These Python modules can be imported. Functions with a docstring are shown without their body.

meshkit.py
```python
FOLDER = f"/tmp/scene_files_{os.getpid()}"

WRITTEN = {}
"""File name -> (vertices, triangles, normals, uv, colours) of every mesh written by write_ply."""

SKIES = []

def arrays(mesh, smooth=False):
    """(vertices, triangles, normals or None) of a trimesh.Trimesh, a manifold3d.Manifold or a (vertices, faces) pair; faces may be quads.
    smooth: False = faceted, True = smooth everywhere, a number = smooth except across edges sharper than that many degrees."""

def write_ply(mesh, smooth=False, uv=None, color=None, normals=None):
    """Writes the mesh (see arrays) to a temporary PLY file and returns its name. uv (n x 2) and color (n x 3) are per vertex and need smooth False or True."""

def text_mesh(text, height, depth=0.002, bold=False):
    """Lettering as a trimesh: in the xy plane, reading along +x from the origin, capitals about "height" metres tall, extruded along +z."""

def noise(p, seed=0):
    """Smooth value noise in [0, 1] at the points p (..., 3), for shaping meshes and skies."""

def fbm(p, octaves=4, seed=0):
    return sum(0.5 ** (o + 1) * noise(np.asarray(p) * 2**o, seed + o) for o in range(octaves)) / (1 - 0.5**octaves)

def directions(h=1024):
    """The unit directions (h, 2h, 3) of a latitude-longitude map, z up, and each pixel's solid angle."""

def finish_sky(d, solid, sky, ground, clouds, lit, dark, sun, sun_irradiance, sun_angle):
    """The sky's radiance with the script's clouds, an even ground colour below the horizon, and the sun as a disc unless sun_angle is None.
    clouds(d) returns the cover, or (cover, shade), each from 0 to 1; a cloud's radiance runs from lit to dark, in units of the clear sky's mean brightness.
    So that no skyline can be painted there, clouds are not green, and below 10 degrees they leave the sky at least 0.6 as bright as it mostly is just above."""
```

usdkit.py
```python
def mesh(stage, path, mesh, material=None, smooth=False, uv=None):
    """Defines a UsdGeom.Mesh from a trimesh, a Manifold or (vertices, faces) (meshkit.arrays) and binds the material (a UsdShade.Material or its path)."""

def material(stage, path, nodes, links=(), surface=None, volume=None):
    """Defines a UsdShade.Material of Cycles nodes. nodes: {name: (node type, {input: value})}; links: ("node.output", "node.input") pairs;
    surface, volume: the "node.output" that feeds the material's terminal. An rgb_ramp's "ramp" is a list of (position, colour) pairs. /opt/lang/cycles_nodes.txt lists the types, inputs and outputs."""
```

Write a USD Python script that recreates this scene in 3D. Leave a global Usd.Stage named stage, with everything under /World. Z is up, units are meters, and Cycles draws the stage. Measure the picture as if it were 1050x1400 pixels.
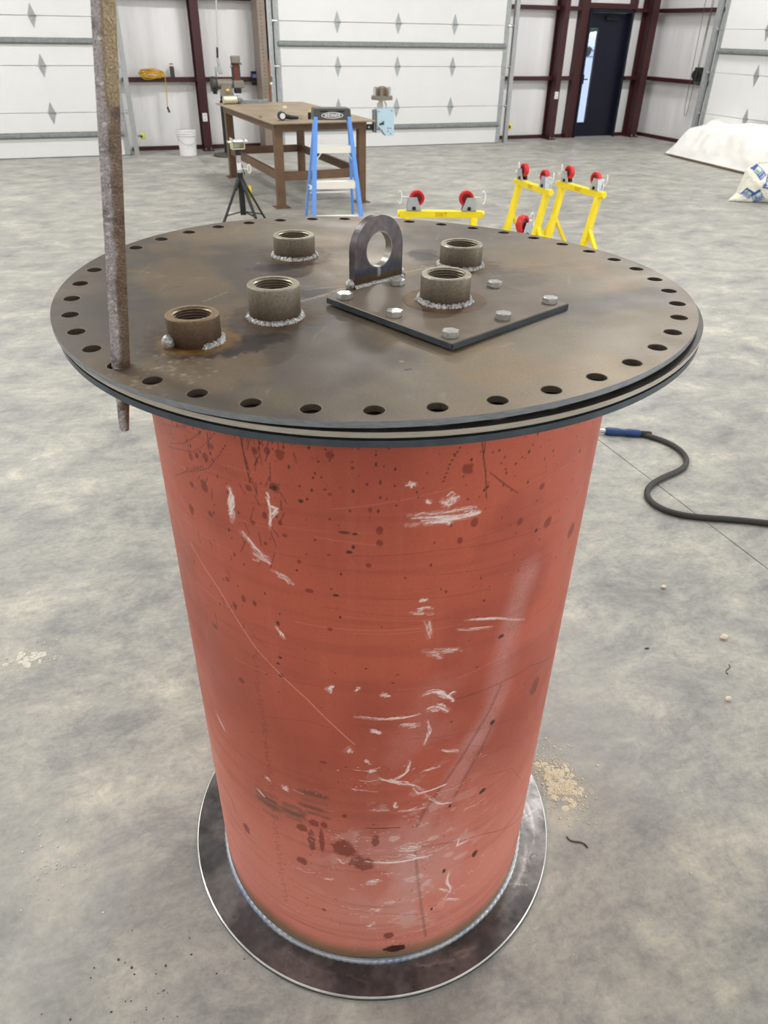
import math, random
import numpy as np, trimesh, shapely
from shapely.geometry import Polygon, Point, box as sbox
from shapely.affinity import rotate as srot, translate as stra
import usdkit
from meshkit import text_mesh, fbm, noise
from pxr import Usd, UsdGeom, UsdLux, UsdShade, Gf, Sdf, Vt
from scipy.spatial import cKDTree, Delaunay

stage = Usd.Stage.CreateInMemory()
UsdGeom.SetStageUpAxis(stage, 'Z'); UsdGeom.SetStageMetersPerUnit(stage, 1.0)
UsdGeom.Xform.Define(stage, '/World'); UsdGeom.Scope.Define(stage, '/World/Looks')
PI = math.pi

# ------------------------------------------------------------------ camera, sky, lamps, exposure
CAM = np.array([-0.4155, -1.1041, 1.742])
R_ = np.array([0.93508, -0.35408, 0.0156]); U_ = np.array([0.18359, 0.52154, 0.83324]); W_ = np.array([0.30317, 0.77628, -0.55269])
cam = UsdGeom.Camera.Define(stage, '/World/camera')
m4 = Gf.Matrix4d(*R_, 0, *U_, 0, *(-W_), 0, *CAM, 1)
cam.AddTransformOp().Set(m4.GetOrthonormalized())
FOC = 24.0
cam.CreateFocalLengthAttr(FOC); cam.CreateHorizontalApertureAttr(FOC * 1050 / 994.32); cam.CreateVerticalApertureAttr(FOC * 1400 / 994.32)
cam.CreateClippingRangeAttr(Gf.Vec2f(0.05, 500)); cam.CreateFStopAttr(8.0); cam.CreateFocusDistanceAttr(1.35)
cam.CreateExposureAttr(1.0)

def rect_light(name, pos, size, intensity, color=(1, 1, 1), rot=(0, 0, 0)):
    l = UsdLux.RectLight.Define(stage, '/World/' + name)
    l.CreateWidthAttr(size[0]); l.CreateHeightAttr(size[1]); l.CreateIntensityAttr(intensity); l.CreateColorAttr(Gf.Vec3f(*color))
    l.AddTranslateOp().Set(Gf.Vec3d(*pos)); l.AddRotateXYZOp().Set(Gf.Vec3f(*rot))
dome = UsdLux.DomeLight.Define(stage, '/World/sky'); dome.CreateIntensityAttr(.3); dome.CreateColorAttr(Gf.Vec3f(.86, .93, 1.0))
LAMP = 44.0
k = 0
for ly, xs in ((-7.6, (.6,)), (-4.6, (-7.5, 8.6)), (3.2, (-7.5, -2.4, 3.3, 8.6)), (9.4, (-7.5, -2.4, 3.3, 8.6))):      # rows of high-bay lamps under the roof
    for lx in xs:
        rect_light('high_bay_lamp_%03d' % k, (lx, ly, 5.0), (1.0, .5), LAMP, (1, .985, .96)); k += 1
# daylight through the open overhead door in the right wall, behind the camera
rect_light('open_door_daylight', (10.45, -4.0, 1.9), (3.6, 5.0), 2.3, (.95, .98, 1.0), (0, 90, 0))

# ------------------------------------------------------------------ helpers
def srgb(r, g, b):
    c = np.array([r, g, b]) / 255.0
    return tuple(float(x) for x in np.where(c < .04045, c / 12.92, ((c + .055) / 1.055) ** 2.4))
def unit(a): a = np.asarray(a, float); return a / np.linalg.norm(a)
def frame(d, up=(0, 0, 1)):
    d = unit(d); up = np.asarray(up, float)
    if abs(d @ up) > .98: up = np.array([1., 0, 0]) if abs(d[0]) < .9 else np.array([0, 1., 0])
    s = unit(np.cross(up, d)); return s, np.cross(d, s), d
def xf(v, loc=(0, 0, 0), rz=0.0):
    c, s = math.cos(rz), math.sin(rz); v = np.asarray(v, float)
    return np.stack([v[:, 0] * c - v[:, 1] * s, v[:, 0] * s + v[:, 1] * c, v[:, 2]], 1) + np.asarray(loc, float)

class MB:
    def __init__(self): self.V = []; self.F = []; self.n = 0
    def add(self, v, f):
        v = np.asarray(v, float); f = np.asarray(f, int)
        if f.shape[1] == 4: f = np.vstack([f[:, [0, 1, 2]], f[:, [0, 2, 3]]])
        self.V.append(v); self.F.append(f + self.n); self.n += len(v); return self
    def tm(self, t): return self.add(t.vertices, t.faces)
    def box(self, c, s, rz=0.0, ch=0.0):
        h = np.asarray(s, float) / 2
        if ch <= 0:
            t = trimesh.creation.box(s); v = t.vertices; f = t.faces
        else:
            P = []
            for sx in (-1, 1):
                for sy in (-1, 1):
                    for sz in (-1, 1):
                        q = np.array([sx, sy, sz]) * h
                        for a in range(3):
                            e = q.copy(); 
                            for b in range(3):
                                if b != a: e[b] -= np.sign(e[b]) * ch
                            P.append(e)
            t = trimesh.PointCloud(P).convex_hull; v = t.vertices; f = t.faces
        return self.add(xf(v, c, rz), f)
    def beam(self, a, b, w, d, up=(0, 0, 1), ch=0.0):
        a = np.asarray(a, float); b = np.asarray(b, float); s, u, dr = frame(b - a, up); L = np.linalg.norm(b - a)
        t = MB().box((0, 0, 0), (w, d, L), ch=ch); v = t.V[0]
        return self.add((a + b) / 2 + v[:, :1] * s + v[:, 1:2] * u + v[:, 2:3] * dr, t.F[0])
    def tube(self, pts, r, n=10, caps=True):
        pts = np.asarray(pts, float); m = len(pts); r = np.full(m, r) if np.ndim(r) == 0 else np.asarray(r, float)
        T = np.gradient(pts, axis=0); T /= np.maximum(np.linalg.norm(T, axis=1, keepdims=True), 1e-9)
        s, u, _ = frame(T[0]); V = []
        an = np.arange(n) * 2 * PI / n
        for i in range(m):
            s = s - (s @ T[i]) * T[i]; s = unit(s); u = np.cross(T[i], s)
            V.append(pts[i] + r[i] * (np.cos(an)[:, None] * s + np.sin(an)[:, None] * u))
        V = np.vstack(V); F = []
        for i in range(m - 1):
            for j in range(n):
                F.append([i * n + j, i * n + (j + 1) % n, (i + 1) * n + (j + 1) % n, (i + 1) * n + j])
        F = np.array(F); F = np.vstack([F[:, [0, 1, 2]], F[:, [0, 2, 3]]]).tolist()
        if caps:
            V = np.vstack([V, pts[:1], pts[-1:]]); a, b = m * n, m * n + 1
            for j in range(n):
                F.append([a, (j + 1) % n, j]); F.append([b, (m - 1) * n + j, (m - 1) * n + (j + 1) % n])
        return self.add(V, np.array(F))
    def cyl(self, a, b, r, n=16, r2=None): return self.tube([a, b], [r, r if r2 is None else r2], n)
    def lathe(self, prof, c=(0, 0, 0), n=48, axis=None, close=False):
        prof = np.asarray(prof, float); m = len(prof); an = np.arange(n) * 2 * PI / n
        V = np.stack([prof[:, None, 0] * np.cos(an), prof[:, None, 0] * np.sin(an), np.repeat(prof[:, None, 1], n, 1)], -1).reshape(-1, 3)
        F = [[i * n + j, i * n + (j + 1) % n, ((i + 1) % m) * n + (j + 1) % n, ((i + 1) % m) * n + j] for i in range(m if close else m - 1) for j in range(n)]
        if axis is not None:
            s, u, d = frame(axis); V = V[:, :1] * s + V[:, 1:2] * u + V[:, 2:3] * d
        return self.add(V + np.asarray(c, float), np.array(F))
    def prism(self, poly, h, origin=(0, 0, 0), ux=(1, 0, 0), uy=(0, 1, 0)):
        t = trimesh.creation.extrude_polygon(poly if isinstance(poly, Polygon) else Polygon(poly), h, engine='earcut')
        ux = np.asarray(ux, float); uy = np.asarray(uy, float); uz = np.cross(ux, uy); v = t.vertices
        return self.add(np.asarray(origin, float) + v[:, :1] * ux + v[:, 1:2] * uy + v[:, 2:3] * uz, t.faces)
    def sphere(self, c, r, sub=2, sc=(1, 1, 1)):
        t = trimesh.creation.icosphere(sub, r); return self.add(t.vertices * sc + np.asarray(c), t.faces)
    def arr(self): return np.vstack(self.V), np.vstack(self.F)

used = {}
def numbered(parent, name):
    k = used.get((parent, name), 0); used[(parent, name)] = k + 1
    return name if k == 0 else '%s_%03d' % (name, k)
def pth(o): return str(o.GetPath()) if o is not None else '/World'
def tag(o, label=None, cat=None, group=None, kind=None):
    for k, v in (('label', label), ('category', cat), ('group', group), ('kind', kind)):
        if v: o.SetCustomDataByKey(k, v)
    return o
def obj(name, mb, mat, parent=None, smooth=False, paint=None, **kw):
    p = pth(parent); full = p + '/' + numbered(p, name)
    src = mb.arr() if isinstance(mb, MB) else mb
    m = usdkit.mesh(stage, full, src, mat, smooth)
    if paint is not None:
        pts = np.array(m.GetPointsAttr().Get())
        if len(pts) != len(paint): paint = np.asarray(paint)[cKDTree(src[0]).query(pts)[1]]      # smoothing by angle split some vertices
        UsdGeom.PrimvarsAPI(m).CreatePrimvar('paint', Sdf.ValueTypeNames.Color3fArray, 'vertex').Set(Vt.Vec3fArray.FromNumpy(np.asarray(paint, np.float32)))
    return tag(m.GetPrim(), **kw)
def thing(name, label=None, cat=None, loc=(0, 0, 0), rz=0.0, group=None, kind=None, parent=None):
    p = pth(parent); x = UsdGeom.Xform.Define(stage, p + '/' + numbered(p, name))
    x.AddTranslateOp().Set(Gf.Vec3d(*[float(q) for q in loc])); x.AddRotateZOp().Set(math.degrees(rz))
    return tag(x.GetPrim(), label, cat, group, kind)
def dup(root, loc, rz, label, group=None):
    nm = root.GetName().rsplit('_0', 1)[0]; was = root.GetCustomData()
    r = thing(nm, label, was['category'], loc, rz, group or was.get('group'))
    r.GetReferences().AddInternalReference(root.GetPath()); r.SetInstanceable(True)
    tag(r, label, was['category'], group or was.get('group'))
    return r

# ------------------------------------------------------------------ materials
def M(name, col, rough=.5, metal=0.0, var=.0, scale=6.0, col2=None, bump=0.0, bscale=80.0, stretch=None, spec=.5, detail=5, coat=0.0, dist=0.002):
    n = {'g': ('geometry', {}), 'p': ('principled_bsdf', {'roughness': rough, 'metallic': metal, 'base_color': col, 'specular_ior_level': spec, 'coat_weight': coat})}
    l = []; src = 'g.position'
    if stretch:
        n['mp'] = ('mapping', {'scale': stretch}); l.append(('g.position', 'mp.vector')); src = 'mp.vector'
    if var or col2:
        a = col2 or tuple(max(0, c * (1 - var)) for c in col); b = col if col2 else tuple(min(1, c * (1 + var)) for c in col)
        n['n'] = ('noise_texture', {'scale': scale, 'detail': detail, 'roughness': .6}); n['r'] = ('rgb_ramp', {'ramp': [(.3, a), (.7, b)]})
        l += [(src, 'n.vector'), ('n.fac', 'r.fac'), ('r.color', 'p.base_color')]
    if bump:
        n['nb'] = ('noise_texture', {'scale': bscale, 'detail': 4}); n['b'] = ('bump', {'strength': bump, 'distance': dist})
        l += [(src, 'nb.vector'), ('nb.fac', 'b.height'), ('b.normal', 'p.normal')]
    return usdkit.material(stage, '/World/Looks/' + name, n, l, surface='p.BSDF')
def painted(name, rough, metal=0.0, nscale=200, nvar=.12, bump=.0, bscale=300, rvar=.08, dist=.001, coat=0.0):
    n = {'a': ('attribute', {'attribute': 'paint'}), 'g': ('geometry', {}), 'n': ('noise_texture', {'scale': nscale, 'detail': 4}),
         'r': ('rgb_ramp', {'ramp': [(.3, (1 - nvar,) * 3), (.7, (1 + nvar,) * 3)]}), 'm': ('mix', {'mix_type': 'multiply', 'fac': 1.0}),
         'n2': ('noise_texture', {'scale': 12, 'detail': 5}), 'mr': ('map_range', {'from_min': .3, 'from_max': .7, 'to_min': rough - rvar, 'to_max': rough + rvar}),
         'p': ('principled_bsdf', {'metallic': metal, 'coat_weight': coat, 'coat_roughness': .25})}
    l = [('g.position', 'n.vector'), ('n.fac', 'r.fac'), ('a.color', 'm.color1'), ('r.color', 'm.color2'), ('m.color', 'p.base_color'), ('g.position', 'n2.vector'), ('n2.fac', 'mr.value'), ('mr.result', 'p.roughness')]
    if bump:
        n['nb'] = ('noise_texture', {'scale': bscale, 'detail': 4}); n['b'] = ('bump', {'strength': bump, 'distance': dist}); l += [('g.position', 'nb.vector'), ('nb.fac', 'b.height'), ('b.normal', 'p.normal')]
    return usdkit.material(stage, '/World/Looks/' + name, n, l, surface='p.BSDF')

mat_door = M('door_panel_white', srgb(230, 231, 231), .45, var=.02, scale=3, bump=.08, bscale=400)
mat_galv = M('galvanized_steel', srgb(172, 176, 178), .42, .45, var=.14, scale=25)
mat_galv_dark = M('galvanized_dark', srgb(140, 145, 146), .5, .35, var=.2, scale=20)
mat_maroon = M('maroon_primer_steel', srgb(66, 30, 32), .5, var=.15, scale=4)
mat_liner = M('white_wall_sheeting', srgb(247, 247, 248), .4, var=.02, scale=1.5, bump=.3, bscale=6, stretch=(14, 14, .6), dist=.02)
mat_ceil = M('white_ceiling_sheeting', srgb(228, 228, 228), .5)
mat_navy = M('navy_door_paint', srgb(16, 20, 38), .4)
mat_black = M('black_paint', srgb(26, 27, 29), .45)
mat_rubber = M('black_rubber', srgb(38, 38, 37), .6)
mat_chrome = M('bright_zinc', srgb(205, 205, 205), .3, .85, var=.1, scale=60)
mat_white = M('white_plastic', srgb(238, 238, 240), .4)
mat_yellow = M('yellow_paint', srgb(252, 226, 40), .4, var=.04, scale=10)
mat_red_wheel = M('red_urethane', srgb(205, 34, 36), .4)
mat_red_hub = M('red_hub', srgb(120, 12, 20), .5)
mat_blue = M('blue_fiberglass', srgb(100, 155, 234), .45)
mat_alu = M('white_aluminum', srgb(240, 238, 230), .4, .1)
mat_grey_plastic = M('grey_plastic', srgb(78, 78, 76), .5)
mat_dark_slot = M('dark_slot', srgb(25, 25, 26), .6)
mat_table = M('rusty_table_steel', srgb(162, 146, 122), .5, .1, col2=srgb(134, 115, 94), scale=3.5, bump=.05)
mat_table_leg = M('rusty_leg_steel', srgb(118, 92, 68), .55, .15, col2=srgb(98, 72, 54), scale=5)
mat_grind = M('grey_machine_paint', srgb(132, 126, 116), .5, var=.1, scale=12)
mat_grind_dark = M('dark_machine_paint', srgb(66, 64, 60), .5, var=.15, scale=12)
mat_belt = M('brown_abrasive', srgb(104, 60, 48), .85)
mat_brass = M('brass', srgb(205, 170, 90), .3, .8)
mat_olive_zinc = M('yellow_zinc', srgb(214, 211, 182), .35, .5, var=.2, scale=50)
mat_lblue = M('pale_blue_paint', srgb(196, 224, 240), .4, var=.03, scale=10)
mat_yellow_cord = M('yellow_cord', srgb(205, 160, 30), .5)
mat_cord_grey = M('pale_cord', srgb(205, 205, 205), .5)
mat_tan = M('tan_jamb', srgb(142, 128, 116), .55, var=.1, scale=9)
mat_cable = M('black_cable_rubber', srgb(50, 49, 47), .55, var=.15, scale=40)
mat_conn = M('blue_connector', srgb(34, 66, 120), .45)
mat_pebble = M('pale_stone', srgb(226, 214, 190), .8, var=.1, scale=90)
mat_scrap = M('dark_scrap', srgb(82, 79, 75), .6)
mat_sawdust = M('pale_sawdust', srgb(226, 216, 190), .9, var=.12, scale=300)
mat_dust = M('pale_concrete_dust', srgb(214, 210, 198), .9, var=.15, scale=300)
mat_tarp = M('white_tarp', srgb(242, 241, 240), .5, col2=srgb(232, 229, 222), scale=2.2, bump=.3, bscale=9, dist=.01)
mat_wood = M('weathered_board', srgb(110, 96, 80), .7, var=.2, scale=14, stretch=(1, 8, 8))
mat_wire_white = M('white_painted_wire', srgb(232, 232, 226), .4)
mat_green = M('green_plastic', srgb(60, 130, 70), .5)
mat_lime = M('lime_plastic', srgb(205, 215, 70), .5)
mat_hoist = M('dark_green_hoist', srgb(34, 46, 42), .5)
mat_chain = M('steel_chain', srgb(110, 108, 104), .45, .6)
mat_bolt = M('zinc_bolt', srgb(214, 216, 216), .27, .85, var=.15, scale=160, bump=.06, bscale=500, dist=.0006)
mat_weld = M('fresh_weld_bead', srgb(236, 236, 234), .36, .55, col2=srgb(120, 120, 124), scale=260, bump=.6, bscale=420, dist=.002)
mat_weld_base = M('base_weld_bead', srgb(214, 210, 198), .34, .6, col2=srgb(112, 130, 160), scale=4, bump=.4, bscale=420, dist=.002)
mat_lid = painted('lid_mill_scale', .46, .35, nscale=420, nvar=.13, bump=.1, bscale=700)
mat_lid_edge = M('cut_steel_edge', srgb(146, 150, 156), .42, .5, var=.22, scale=60, stretch=(1, 1, 6))
mat_plate = M('cover_plate_steel', srgb(124, 110, 93), .46, .3, col2=srgb(98, 86, 75), scale=11, bump=.12, bscale=700, dist=.001)
mat_coupling = painted('pipe_coupling_steel', .42, .45, nscale=260, nvar=.2, bump=.12, bscale=500)
mat_ring = M('machined_flange_edge', srgb(192, 184, 172), .4, .5, var=.15, scale=30, stretch=(1, 1, 20))
mat_flange = M('dark_flange_steel', srgb(84, 92, 100), .42, .6, var=.2, scale=30)
mat_pin = painted('pitted_steel_bar', .40, .3, nscale=520, nvar=.42, bump=.5, bscale=420, dist=.0015)
mat_pipe = painted('red_pipe_paint', .44, 0, nscale=350, nvar=.07, bump=.05, bscale=260, rvar=.08)
mat_base = painted('base_plate_steel', .30, .4, nscale=60, nvar=.2, bump=.08, bscale=90, rvar=.12)
mat_bright_edge = M('ground_bright_edge', srgb(222, 222, 218), .3, .85, var=.3, scale=9)
mat_hole = M('drilled_hole_wall', srgb(84, 74, 64), .6, .2, var=.2, scale=90)
mat_ring_top = M('ring_mill_scale', srgb(70, 66, 62), .5, .3, var=.25, scale=30)
mat_lug = painted('lifting_lug_steel', .36, .55, nscale=120, nvar=.15, bump=.05)
mat_bag = painted('woven_sack', .55, 0, nscale=90, nvar=.05, bump=.3, bscale=30)
mat_pane = usdkit.material(stage, '/World/Looks/door_glass', {'t': ('transparent_bsdf', {'color': (.94, .96, .97)}), 'g': ('glossy_bsdf', {'roughness': .02}), 'f': ('fresnel', {'IOR': 1.45}), 'm': ('mix_closure', {})},
    [('f.fac', 'm.fac'), ('t.BSDF', 'm.closure1'), ('g.BSDF', 'm.closure2')], surface='m.closure')

# concrete: trowelled light and blue-grey clouds, fine sand, scratches
mat_floor = usdkit.material(stage, '/World/Looks/trowelled_concrete', {
    'g': ('geometry', {}),
    'mp': ('mapping', {'scale': (1, 1.35, 1), 'rotation': (0, 0, .45)}),
    'n1': ('noise_texture', {'scale': 3.0, 'detail': 10, 'roughness': .7, 'distortion': .35}),
    'n2': ('noise_texture', {'scale': .55, 'detail': 4, 'roughness': .5, 'distortion': .5}),
    'n3': ('noise_texture', {'scale': 19, 'detail': 9, 'roughness': .74, 'distortion': .5}),
    'n4': ('noise_texture', {'scale': 60, 'detail': 7, 'roughness': .75}),
    'mp2': ('mapping', {'scale': (3, 15, 3), 'rotation': (0, 0, .62)}), 'n5': ('noise_texture', {'scale': 2.0, 'detail': 8, 'roughness': .75, 'distortion': 1.0}),
    'v': ('voronoi_texture', {'scale': 9, 'randomness': 1}), 'vr': ('rgb_ramp', {'ramp': [(0, (.35,) * 3), (.028, (.5,) * 3), (.045, (1, 1, 1)), (1, (1, 1, 1))]}),
    'nv': ('noise_texture', {'scale': 1.1, 'detail': 3}), 'nvr': ('rgb_ramp', {'ramp': [(.52, (0, 0, 0)), (.62, (1, 1, 1))]}),
    'r1': ('rgb_ramp', {'ramp': [(.30, srgb(126, 127, 125)), (.45, srgb(156, 155, 150)), (.56, srgb(172, 170, 162)), (.70, srgb(202, 197, 182))]}),
    'r2': ('rgb_ramp', {'ramp': [(.3, (.91, .91, .92)), (.7, (1.05, 1.05, 1.04))]}),
    'r3': ('rgb_ramp', {'ramp': [(.33, (.80, .81, .82)), (.5, (1, 1, 1)), (.67, (1.15, 1.14, 1.11))]}),
    'r4': ('rgb_ramp', {'ramp': [(.3, (.84,) * 3), (.5, (1, 1, 1)), (.72, (1.12, 1.12, 1.1))]}),
    'r5': ('rgb_ramp', {'ramp': [(.3, (.90, .90, .91)), (.5, (1, 1, 1)), (.7, (1.07, 1.06, 1.04))]}),
    'm1': ('mix', {'mix_type': 'multiply', 'fac': 1.0}), 'm2': ('mix', {'mix_type': 'multiply', 'fac': 1.0}), 'm3': ('mix', {'mix_type': 'multiply', 'fac': 1.0}), 'm4': ('mix', {'mix_type': 'multiply', 'fac': 1.0}), 'm5': ('mix', {'mix_type': 'multiply', 'fac': .8}),
    'rr': ('map_range', {'from_min': .3, 'from_max': .7, 'to_min': .36, 'to_max': .56}),
    'b': ('bump', {'strength': .25, 'distance': .002}),
    'p': ('principled_bsdf', {'specular_ior_level': .45})},
    [('g.position', 'mp.vector'), ('mp.vector', 'n1.vector'), ('g.position', 'n2.vector'), ('mp.vector', 'n3.vector'), ('g.position', 'n4.vector'), ('g.position', 'mp2.vector'), ('mp2.vector', 'n5.vector'), ('g.position', 'v.vector'), ('g.position', 'nv.vector'),
     ('n1.fac', 'r1.fac'), ('n2.fac', 'r2.fac'), ('n3.fac', 'r3.fac'), ('n4.fac', 'r4.fac'), ('n5.fac', 'r5.fac'), ('v.distance', 'vr.fac'), ('nv.fac', 'nvr.fac'), ('nvr.color', 'm5.fac'),
     ('r1.color', 'm1.color1'), ('r2.color', 'm1.color2'), ('m1.color', 'm2.color1'), ('r3.color', 'm2.color2'), ('m2.color', 'm3.color1'), ('r4.color', 'm3.color2'), ('m3.color', 'm4.color1'), ('r5.color', 'm4.color2'), ('m4.color', 'm5.color1'), ('vr.color', 'm5.color2'), ('m5.color', 'p.base_color'),
     ('n3.fac', 'rr.value'), ('rr.result', 'p.roughness'), ('n3.fac', 'b.height'), ('b.normal', 'p.normal')], surface='p.BSDF')
mat_joint = M('joint_filler', srgb(150, 144, 128), .9)

# ------------------------------------------------------------------ the room
X0, X1, Y0, Y1, H = -9.0, 10.55, -9.0, 12.9, 5.2
STR = 'structure'
slits = [sbox(1.8175, Y0, 1.8225, 7.0), sbox(1.3775, 7.0, 1.3825, Y1), sbox(-4.3, Y0, -4.295, Y1), sbox(7.9, Y0, 7.905, Y1)]
fp = sbox(X0, Y0, X1, Y1)
for s_ in slits: fp = fp.difference(s_)
fl = thing('floor', 'grey trowelled concrete slab floor with thin saw-cut joints', None, kind=STR)
for g in sorted(fp.geoms, key=lambda q: q.bounds): obj('slab', MB().prism(g, .03, (0, 0, -.03)), mat_floor, fl)
obj('joint_base', MB().box(((X0 + X1) / 2, (Y0 + Y1) / 2, -.034), (X1 - X0, Y1 - Y0, .02)), mat_joint, fl)
obj('ceiling', MB().box(((X0 + X1) / 2, (Y0 + Y1) / 2, H + .05), (X1 - X0, Y1 - Y0, .1)), mat_ceil, label='white insulated roof lining over the workshop', kind=STR)

def liner(a, b, z0, z1, fixed, axis, sgn, seed):
    n = max(2, int((b - a) / .028)); k = max(2, int((z1 - z0) / .12)); u = np.linspace(a, b, n); z = np.linspace(z0, z1, k); A, Z = np.meshgrid(u, z)
    w = fbm(np.stack([A * 7, Z * .35, 0 * A + seed], -1), 4, seed) - .5
    w2 = fbm(np.stack([A * 1.6 + Z * .5, Z * .9, 0 * A + seed + 3], -1), 3, seed) - .5
    belly = np.sin(np.clip((Z % 1.1) / 1.1, 0, 1) * PI)
    d = (.028 * w + .035 * w2) * (.35 + .65 * belly) - .02 * belly
    P = np.stack([A, fixed + sgn * (-d - .0), Z], -1) if axis == 'y' else np.stack([fixed + sgn * (-d), A, Z], -1)
    i = np.arange(k * n).reshape(k, n); f = np.stack([i[:-1, :-1], i[:-1, 1:], i[1:, 1:], i[1:, :-1]], -1).reshape(-1, 4)
    if axis == 'x': f = f[:, ::-1]
    return MB().add(P.reshape(-1, 3), f)
wb = thing('wall_back', 'back wall of white wrinkled insulation sheeting behind maroon girts', None, kind=STR)
for a, b, z0, z1 in ((X0, 8.88, 0, H), (9.84, X1, 0, H), (8.88, 9.84, 2.12, H)): obj('sheeting', liner(a, b, z0, z1, Y1, 'y', -1, 5), mat_liner, wb, smooth=True)
obj('outer_cladding', MB().box(((X0 + 8.86) / 2, Y1 + .09, H / 2), (8.86 - X0, .04, H)).box(((9.86 + X1) / 2, Y1 + .09, H / 2), (X1 - 9.86, .04, H)).box((9.36, Y1 + .09, (2.12 + H) / 2), (1.0, .04, H - 2.12)), mat_galv, wb)
wr = thing('wall_right', 'right side wall of white wrinkled insulation sheeting', None, kind=STR)
obj('sheeting', liner(Y0, Y1, 0, H, X1, 'x', -1, 9), mat_liner, wr, smooth=True)
obj('wall_left', MB().box((X0 - .05, (Y0 + Y1) / 2, H / 2), (.1, Y1 - Y0, H)), mat_ceil, label='plain left side wall of the workshop, beyond the picture', kind=STR)
obj('wall_front', MB().box(((X0 + X1) / 2, Y0 - .05, H / 2), (X1 - X0, .1, H)), mat_ceil, label='plain front wall behind the camera', kind=STR)
def girt(name, a, b, z, d=.15):   # box girts carried in front of the sheeting
    obj(name, MB().beam(a, b, d, .065, ch=.004), mat_maroon, label=None, kind=STR)
for z in (1.02, 2.12, 3.3):
    for a, b in ((.46, 2.60), (7.15, 8.70), (9.90, 10.5)):
        if z > 2 and a > 9.8: a = 9.90
        obj('wall_girt', MB().box(((a + b) / 2, 12.825, z), (b - a, .15, .065), ch=.004), mat_maroon, kind=STR, label='maroon steel girt along the back wall at %s height' % ('waist' if z < 2 else 'door head' if z < 3 else 'upper'))
    obj('wall_girt', MB().box((10.475, (12.72 + 10.6) / 2, z), (.15, 12.72 - 10.6, .065), ch=.004), mat_maroon, kind=STR, label='maroon steel girt along the right wall at %s height' % ('waist' if z < 2 else 'door head' if z < 3 else 'upper'))
def column(x, wdt, label, y=12.562):
    t = thing('steel_column', label, None, (x, y, 0), kind=STR)
    obj('front_flange', MB().box((0, .006, H / 2), (wdt, .012, H)), mat_maroon, t)
    obj('web', MB().box((0, .15, H / 2), (.01, .28, H)), mat_maroon, t)
    obj('rear_flange', MB().box((0, .29, H / 2), (wdt, .012, H)), mat_maroon, t)
    b = MB().box((0, .15, .008), (wdt + .05, .34, .016))
    obj('foot_plate', b, mat_maroon, t)
    f = MB()
    for dx in (-wdt / 3, wdt / 3): f.cyl((dx, -.012, .016), (dx, -.012, .045), .012, 6)
    obj('anchor_bolt', f, mat_galv_dark, t)
column(1.650, .13, 'maroon steel column between white sheeting bays behind the bucket')
column(8.285, .10, 'maroon steel column to the left of the navy door')
column(10.205, .15, 'maroon steel column near the back right corner')
for i, (x, w_, z0, lab) in enumerate(((8.795, .17, 0, 'maroon steel post framing the left side of the navy door'), (9.885, .09, 2.13, 'maroon steel post above the right side of the navy door'))):
    obj('door_post', MB().box((x, 12.826, (z0 + H) / 2), (w_, .15, H - z0), ch=.004), mat_maroon, label=lab, kind=STR)
obj('door_header', MB().box((9.36, 12.826, 2.17), (.96, .15, .09), ch=.004), mat_maroon, label='maroon steel header over the navy door', kind=STR)
bb = MB()
for a, b in ((.46, 2.8), (7.13, 8.7), (9.93, X1)): bb.box(((a + b) / 2, 12.865, .03), (b - a, .05, .06))
obj('baseboard_back', bb, mat_maroon, label='dark maroon base angle along the foot of the back wall', kind=STR)
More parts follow.
